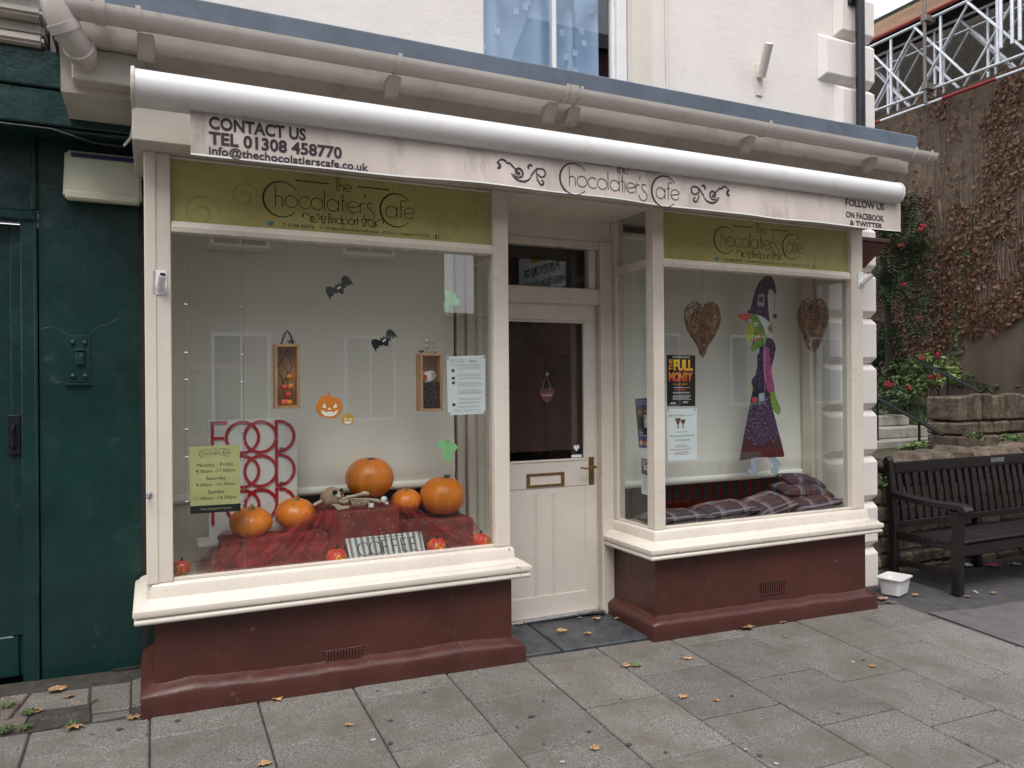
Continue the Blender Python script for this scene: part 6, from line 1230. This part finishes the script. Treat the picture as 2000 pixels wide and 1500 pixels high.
scrap(1723, 1170, .07, mat('faded_pink_wrapper', (.45, .2, .18), .5, .3, 9, 0), 'crumpled pink wrapper beside the plinth end', 3); scrap(1742, 1178, .08, 'asphalt2', 'crumpled grey paper scrap in front of the white tub', 5); scrap(1888, 1105, .10, 'paper', 'crumpled white paper under the bench', 7); scrap(1940, 1105, .11, mat('pink_wrapper', (.6, .12, .25), .5, .2, 9, 0), 'crumpled pink packet under the bench', 9); scrap(1982, 1103, .09, 'clear' if False else 'wgrey', 'pale scrap under the right of the bench', 11)
tag(build('cigarette_end', MB().tube([gp(1901, 1155) + Vector((0, 0, .006)), gp(1909, 1159) + Vector((0, 0, .006))], .005, 8), 'paper'), 'white cigarette end on the asphalt right of the bench leg', 'cigarette end')
# ---- fallen leaves
LEAF = [(0, -.6), (.12, -.3), (.5, -.45), (.38, -.1), (.62, .15), (.3, .25), (.25, .6), (0, .42), (-.3, .62), (-.28, .22), (-.6, .2), (-.38, -.1), (-.45, -.4), (-.1, -.3)]
def leaf(px, py, s, lab, m='dryleaf', seed=0, dz=0.0):
    c = gp(px, py); q = random.Random(seed or int(px*7 + py)); a = q.uniform(0, 6.28); mb = MB(); vs = [c + Vector((0, 0, .012 + dz))]
    for x, y in LEAF: X_, Y_ = (x*math.cos(a) - y*math.sin(a))*s, (x*math.sin(a) + y*math.cos(a))*s*.75; vs.append(c + Vector((X_, Y_, .005 + dz + q.uniform(0, .2)*s)))
    return tag(build('fallen_leaf', mb.add(vs, [(0, i, i % 14 + 1) for i in range(1, 15)]), m), lab, 'leaf', 'fallen leaves')
D_ = .014
for px, py, s, lab in ((1175, 1194, .06, 'tan leaf against the door frame at the right of the step'), (1166, 1214, .06, 'tan leaf in the cluster on the slate step below the frame'), (1159, 1203, .05, 'small leaf at the left of the cluster on the slate step'), (1210, 1214, .06, 'tan leaf on the slate step beside the right plinth'), (1098, 1239, .07, 'long tan leaf in the middle of the slate step'), (1147, 1243, .05, 'small tan leaf right of the middle of the slate step'), (1132, 1212, .03, 'tiny orange leaf near the threshold')): leaf(px, py, s, lab, dz=D_)
leaf(1175, 1204, .07, 'dark green leaf in the cluster on the slate step', 'leafdark', dz=D_); leaf(1014, 1224, .06, 'brown leaf at the left end of the threshold', 'dryleaf', dz=D_); leaf(1018, 1273, .055, 'tan leaf beside the end of the left plinth')
for px, py, s, lab in ((1222, 1302, .06, 'tan leaf touching a green leaf on the paving'), (1458, 1229, .10, 'large tan leaf lying against the right plinth'), (1470, 1222, .08, 'upright tan leaf against the right plinth'), (1344, 1287, .05, 'pale leaf on the paving in front of the right plinth corner'), (1334, 1363, .05, 'curled pale leaf on the paving, left of a smaller one'), (1400, 1369, .04, 'small pale leaf on the open paving'), (1163, 1464, .05, 'pale leaf near the bottom edge of the paving'), (682, 1418, .04, 'small leaf in the paving joint before the left plinth'), (541, 1368, .05, 'brown leaf against the foot of the left plinth'), (516, 1495, .06, 'tan leaf at the bottom edge below the left window'), (108, 1351, .085, 'orange leaf at the foot of the green wall'), (135, 1362, .05, 'yellow leaf near the foot of the green wall'), (70, 1391, .06, 'tan leaf on the edge of the water cover'), (142, 1424, .08, 'long tan leaf below the water cover'), (260, 1404, .06, 'brown leaf at the left corner of the left plinth'), (1528, 1217, .05, 'tan leaf on the paving near the right vent'), (1704, 1302, .05, 'tan leaf alone in the middle of the right paving'), (1788, 1163, .05, 'orange leaf on the asphalt right of the tub'), (1533, 1244, .03, 'tiny leaf on the paving below the right plinth'), (1890, 1166, .05, 'brown leaf on the asphalt beside the bench leg'), (1940, 1159, .05, 'orange leaf on the asphalt at the right edge')): leaf(px, py, s, lab)
leaf(1243, 1301, .07, 'yellow-green leaf on the paving below the doorstep', 'leafpale')
def weed(px, py, s, lab):
    c = gp(px, py); mb = MB()
    for i in range(26):
        a = rr.uniform(0, 6.28); q = Vector((math.cos(a), math.sin(a), 0)); w2 = Vector((-q.y, q.x, 0))*s*.1; l_ = s*rr.uniform(.5, 1); o_ = c + Vector((rr.uniform(-s, s), rr.uniform(-s, s), 0))*.35; mb.add([o_, o_ + q*l_*.5 + w2 + Vector((0, 0, l_*.4)), o_ + q*l_ + Vector((0, 0, l_*.35)), o_ + q*l_*.5 - w2 + Vector((0, 0, l_*.4))], [(0, 1, 2, 3)])
    return tag(build('weed', mb, 'leafmid'), lab, 'weed', 'weeds in the paving joints')
weed(16, 1382, .05, 'green weed in the joint at the far left edge'); weed(54, 1395, .05, 'green weed tuft at the left corner of the water cover'); weed(8, 1430, .06, 'green weed at the bottom left edge of the paving'); weed(142, 1415, .035, 'small green weed at the lower edge of the water cover'); weed(181, 1372, .025, 'tiny green weed at the right corner of the water cover'); weed(48, 1424, .045, 'green weed along the lower left side of the water cover')
# ================================================================== across the street (seen in the glass)
M['brickred'] = mat('dull_red_brick', (.20, .105, .085), .9, .2, 6, .3); M['renderpale'] = mat('pale_street_render', (.42, .40, .36), .9, .08, 2, .2); M['rendergrey'] = mat('grey_street_render', (.26, .25, .24), .9, .08, 2, .2); M['tiles'] = mat('slate_roof', (.06, .06, .065), .7, .2, 6, .4)
far = sheet('far_pavement', [-30, -12, 0, 14, 40], [-12.5, -11.5, -10.2], .02, 'pave')
def house(x0, x1, yf, h, m, lab, wins, depth=8, ridge=1.8, door=None):
    t = thing('street_house', ((x0+x1)/2, yf - depth/2, -.5), lab, 'house'); zb = gz((x0+x1)/2, yf) - .2
    B('wall', m, t, x0, x1, yf - depth, yf, zb, h, 0)
    build('roof', MB().prism([(yf + .25, h + .001), (yf - depth - .25, h + .001), (yf - depth/2, h + ridge)], 'x', x0 - .01, x1 + .01), 'tiles', t)
    for wx, wz, ww, wh in wins:
        f = B('window', 'white', t, wx - ww/2, wx + ww/2, yf + .002, yf + .05, wz, wz + wh, .004); B('pane', 'navy', f, wx - ww/2 + .06, wx - .02, yf + .0505, yf + .056, wz + .06, wz + wh - .06, 0); B('pane', 'navy', f, wx + .02, wx + ww/2 - .06, yf + .0505, yf + .056, wz + .06, wz + wh - .06, 0); B('sill', 'palestone', f, wx - ww/2 - .06, wx + ww/2 + .06, yf + .002, yf + .11, wz - .08, wz - .001, .004)
    return t
house(-26, -14, -12, 8.6, 'brickred', 'brick house across the street, farthest left', [(-24 + 2.6*i, z, 1.1, 1.7) for i in range(4) for z in (1.0, 4.4)])
house(-13.98, -5, -12, 9.2, 'renderpale', 'pale rendered house across the street, second from the left', [(-12.6 + 2.3*i, z, 1.1, 1.7) for i in range(4) for z in (1.0, 4.4)])
house(-4.98, 5.90, -12, 8.4, 'rendergrey', 'grey rendered house across the street facing the left window', [(-3.6 + 2.6*i, z, 1.1, 1.8) for i in range(4) for z in (.8, 4.3)])
house(5.92, 8.18, -12.5, 3.1, 'brickred', 'low brick passage across the street between two houses', [], 3, .25)
house(8.2, 9.0, -14.4, 8.8, 'renderpale', 'recessed pale house across the street beside the painted wall sign', [(8.6, z, .5, 1.6) for z in (1.0, 3.6, 6.0)], 1.5, .5)
bt = house(9.02, 17.5, -10.5, 9.4, 'brickred', 'brick house across the street with a painted gable sign', [(10.6 + 2.6*i, z, 1.1, 1.7) for i in range(3) for z in (1.0, 4.4)], 5)
house(17.52, 30, -11.5, 9.0, 'renderpale', 'pale rendered house across the street, farthest right', [(19 + 2.6*i, z, 1.1, 1.7) for i in range(4) for z in (1.0, 4.4)])
sg = thing('painted_sign', (9.0, -12.2, 3.85), 'white painted gable sign across the street for purveyors of high quality meats', 'sign')
sy0, sy1, sz0, sz1 = -13.7, -11.0, 3.85, 5.0
B('board', 'white', sg, 8.985, 9.018, sy0, sy1, sz0, sz1, 0); smap = lambda s, v, n: (8.984 - n, sy1 - s*(sy1-sy0), sz0 + v*(sz1-sz0))
tm = MB(); text(tm, 'HIGH QUALITY MEATS', .04, .96, .10, .30, smap, .002, 1, .02); text(tm, 'PURVEYORS OF', .14, .86, .42, .62, smap, .002, 1, .02); build('lettering', tm, 'black', sg)
for a, b, c_, d_ in ((0, 1, -.02, .03), (0, 1, .97, 1.02), (-.015, .015, 0, 1), (.985, 1.015, 0, 1)): build('border', MB().plate([(a, c_), (b, c_), (b, d_), (a, d_)], smap, .001, .004), 'black', sg)
B('emblem', 'orange', sg, 8.980, 8.9838, -12.9, -11.8, 4.68, 4.95, 0)
# street tree
tt = thing('street_tree', (8.25, -10.7, gz(8.25, -10.7)), 'slender street tree across the road reflected in the door glass', 'tree'); zb = gz(8.25, -10.7)
T('trunk', 'bark', tt, [(8.25, -10.7, zb), (8.27, -10.7, zb + 1.8), (8.23, -10.7, zb + 2.9)], [.09, .07, .045], 8); cm3 = MB(); r3 = random.Random(4)
for i in range(16):
    a = r3.uniform(0, 6.28); e_ = Vector((8.25 + 1.1*math.cos(a), -10.7 + 1.1*math.sin(a), zb + r3.uniform(2.2, 3.5))); T('limb', 'bark', tt, [(8.25, -10.7, zb + r3.uniform(1.6, 2.8)), e_.lerp(Vector((8.25, -10.7, zb + 2.3)), .4) + Vector((0, 0, .2)), e_], [.03, .018, .006], 5); leafcloud(cm3, e_, .45, .45, .35, 70, .06, rnd_=r3)
stuff(build('crown', cm3, 'leafdark', tt))
# orange plastic barriers by the kerb
M['barrier'] = mat('orange_barrier_plastic', (.62, .09, .025), .5, .12, 6, .05)
def barrier(x, y, a, lab):
    g_ = gz(x, y); t = thing('road_barrier', (x, y, g_), lab, 'barrier', 'orange barriers by the kerb'); c, s = math.cos(R(a)), math.sin(R(a))
    def bx(nm, u0, u1, v0, v1, z0, z1, m='barrier'): mb = MB().box(u0, u1, v0, v1, z0, z1); mb.v = [(x + v[0]*c - v[1]*s, y + v[0]*s + v[1]*c, g_ + v[2]) for v in mb.v]; build(nm, mb, m, t, bevel=.006)
    bx('top_rail', -1, 1, -.02, .02, .80, 1.0); bx('bottom_rail', -1, 1, -.02, .02, .18, .30); bx('reflective_strip', -.8, .8, .021, .023, .84, .96, 'white')
    for i in range(13): u = -.94 + 1.88*i/12; bx('bar', u - .025, u + .025, -.014, .014, .301, .799)
    for u in (-.75, .75): bx('foot', u - .06, u + .06, -.28, .28, 0, .08, 'iron'); bx('foot_post', u - .03, u + .03, -.024, .024, .0805, .179)
barrier(7.2, -4.6, 8, 'orange plastic street barrier by the kerb, nearer one'); barrier(9.3, -4.4, 4, 'orange plastic street barrier by the kerb, farther one')
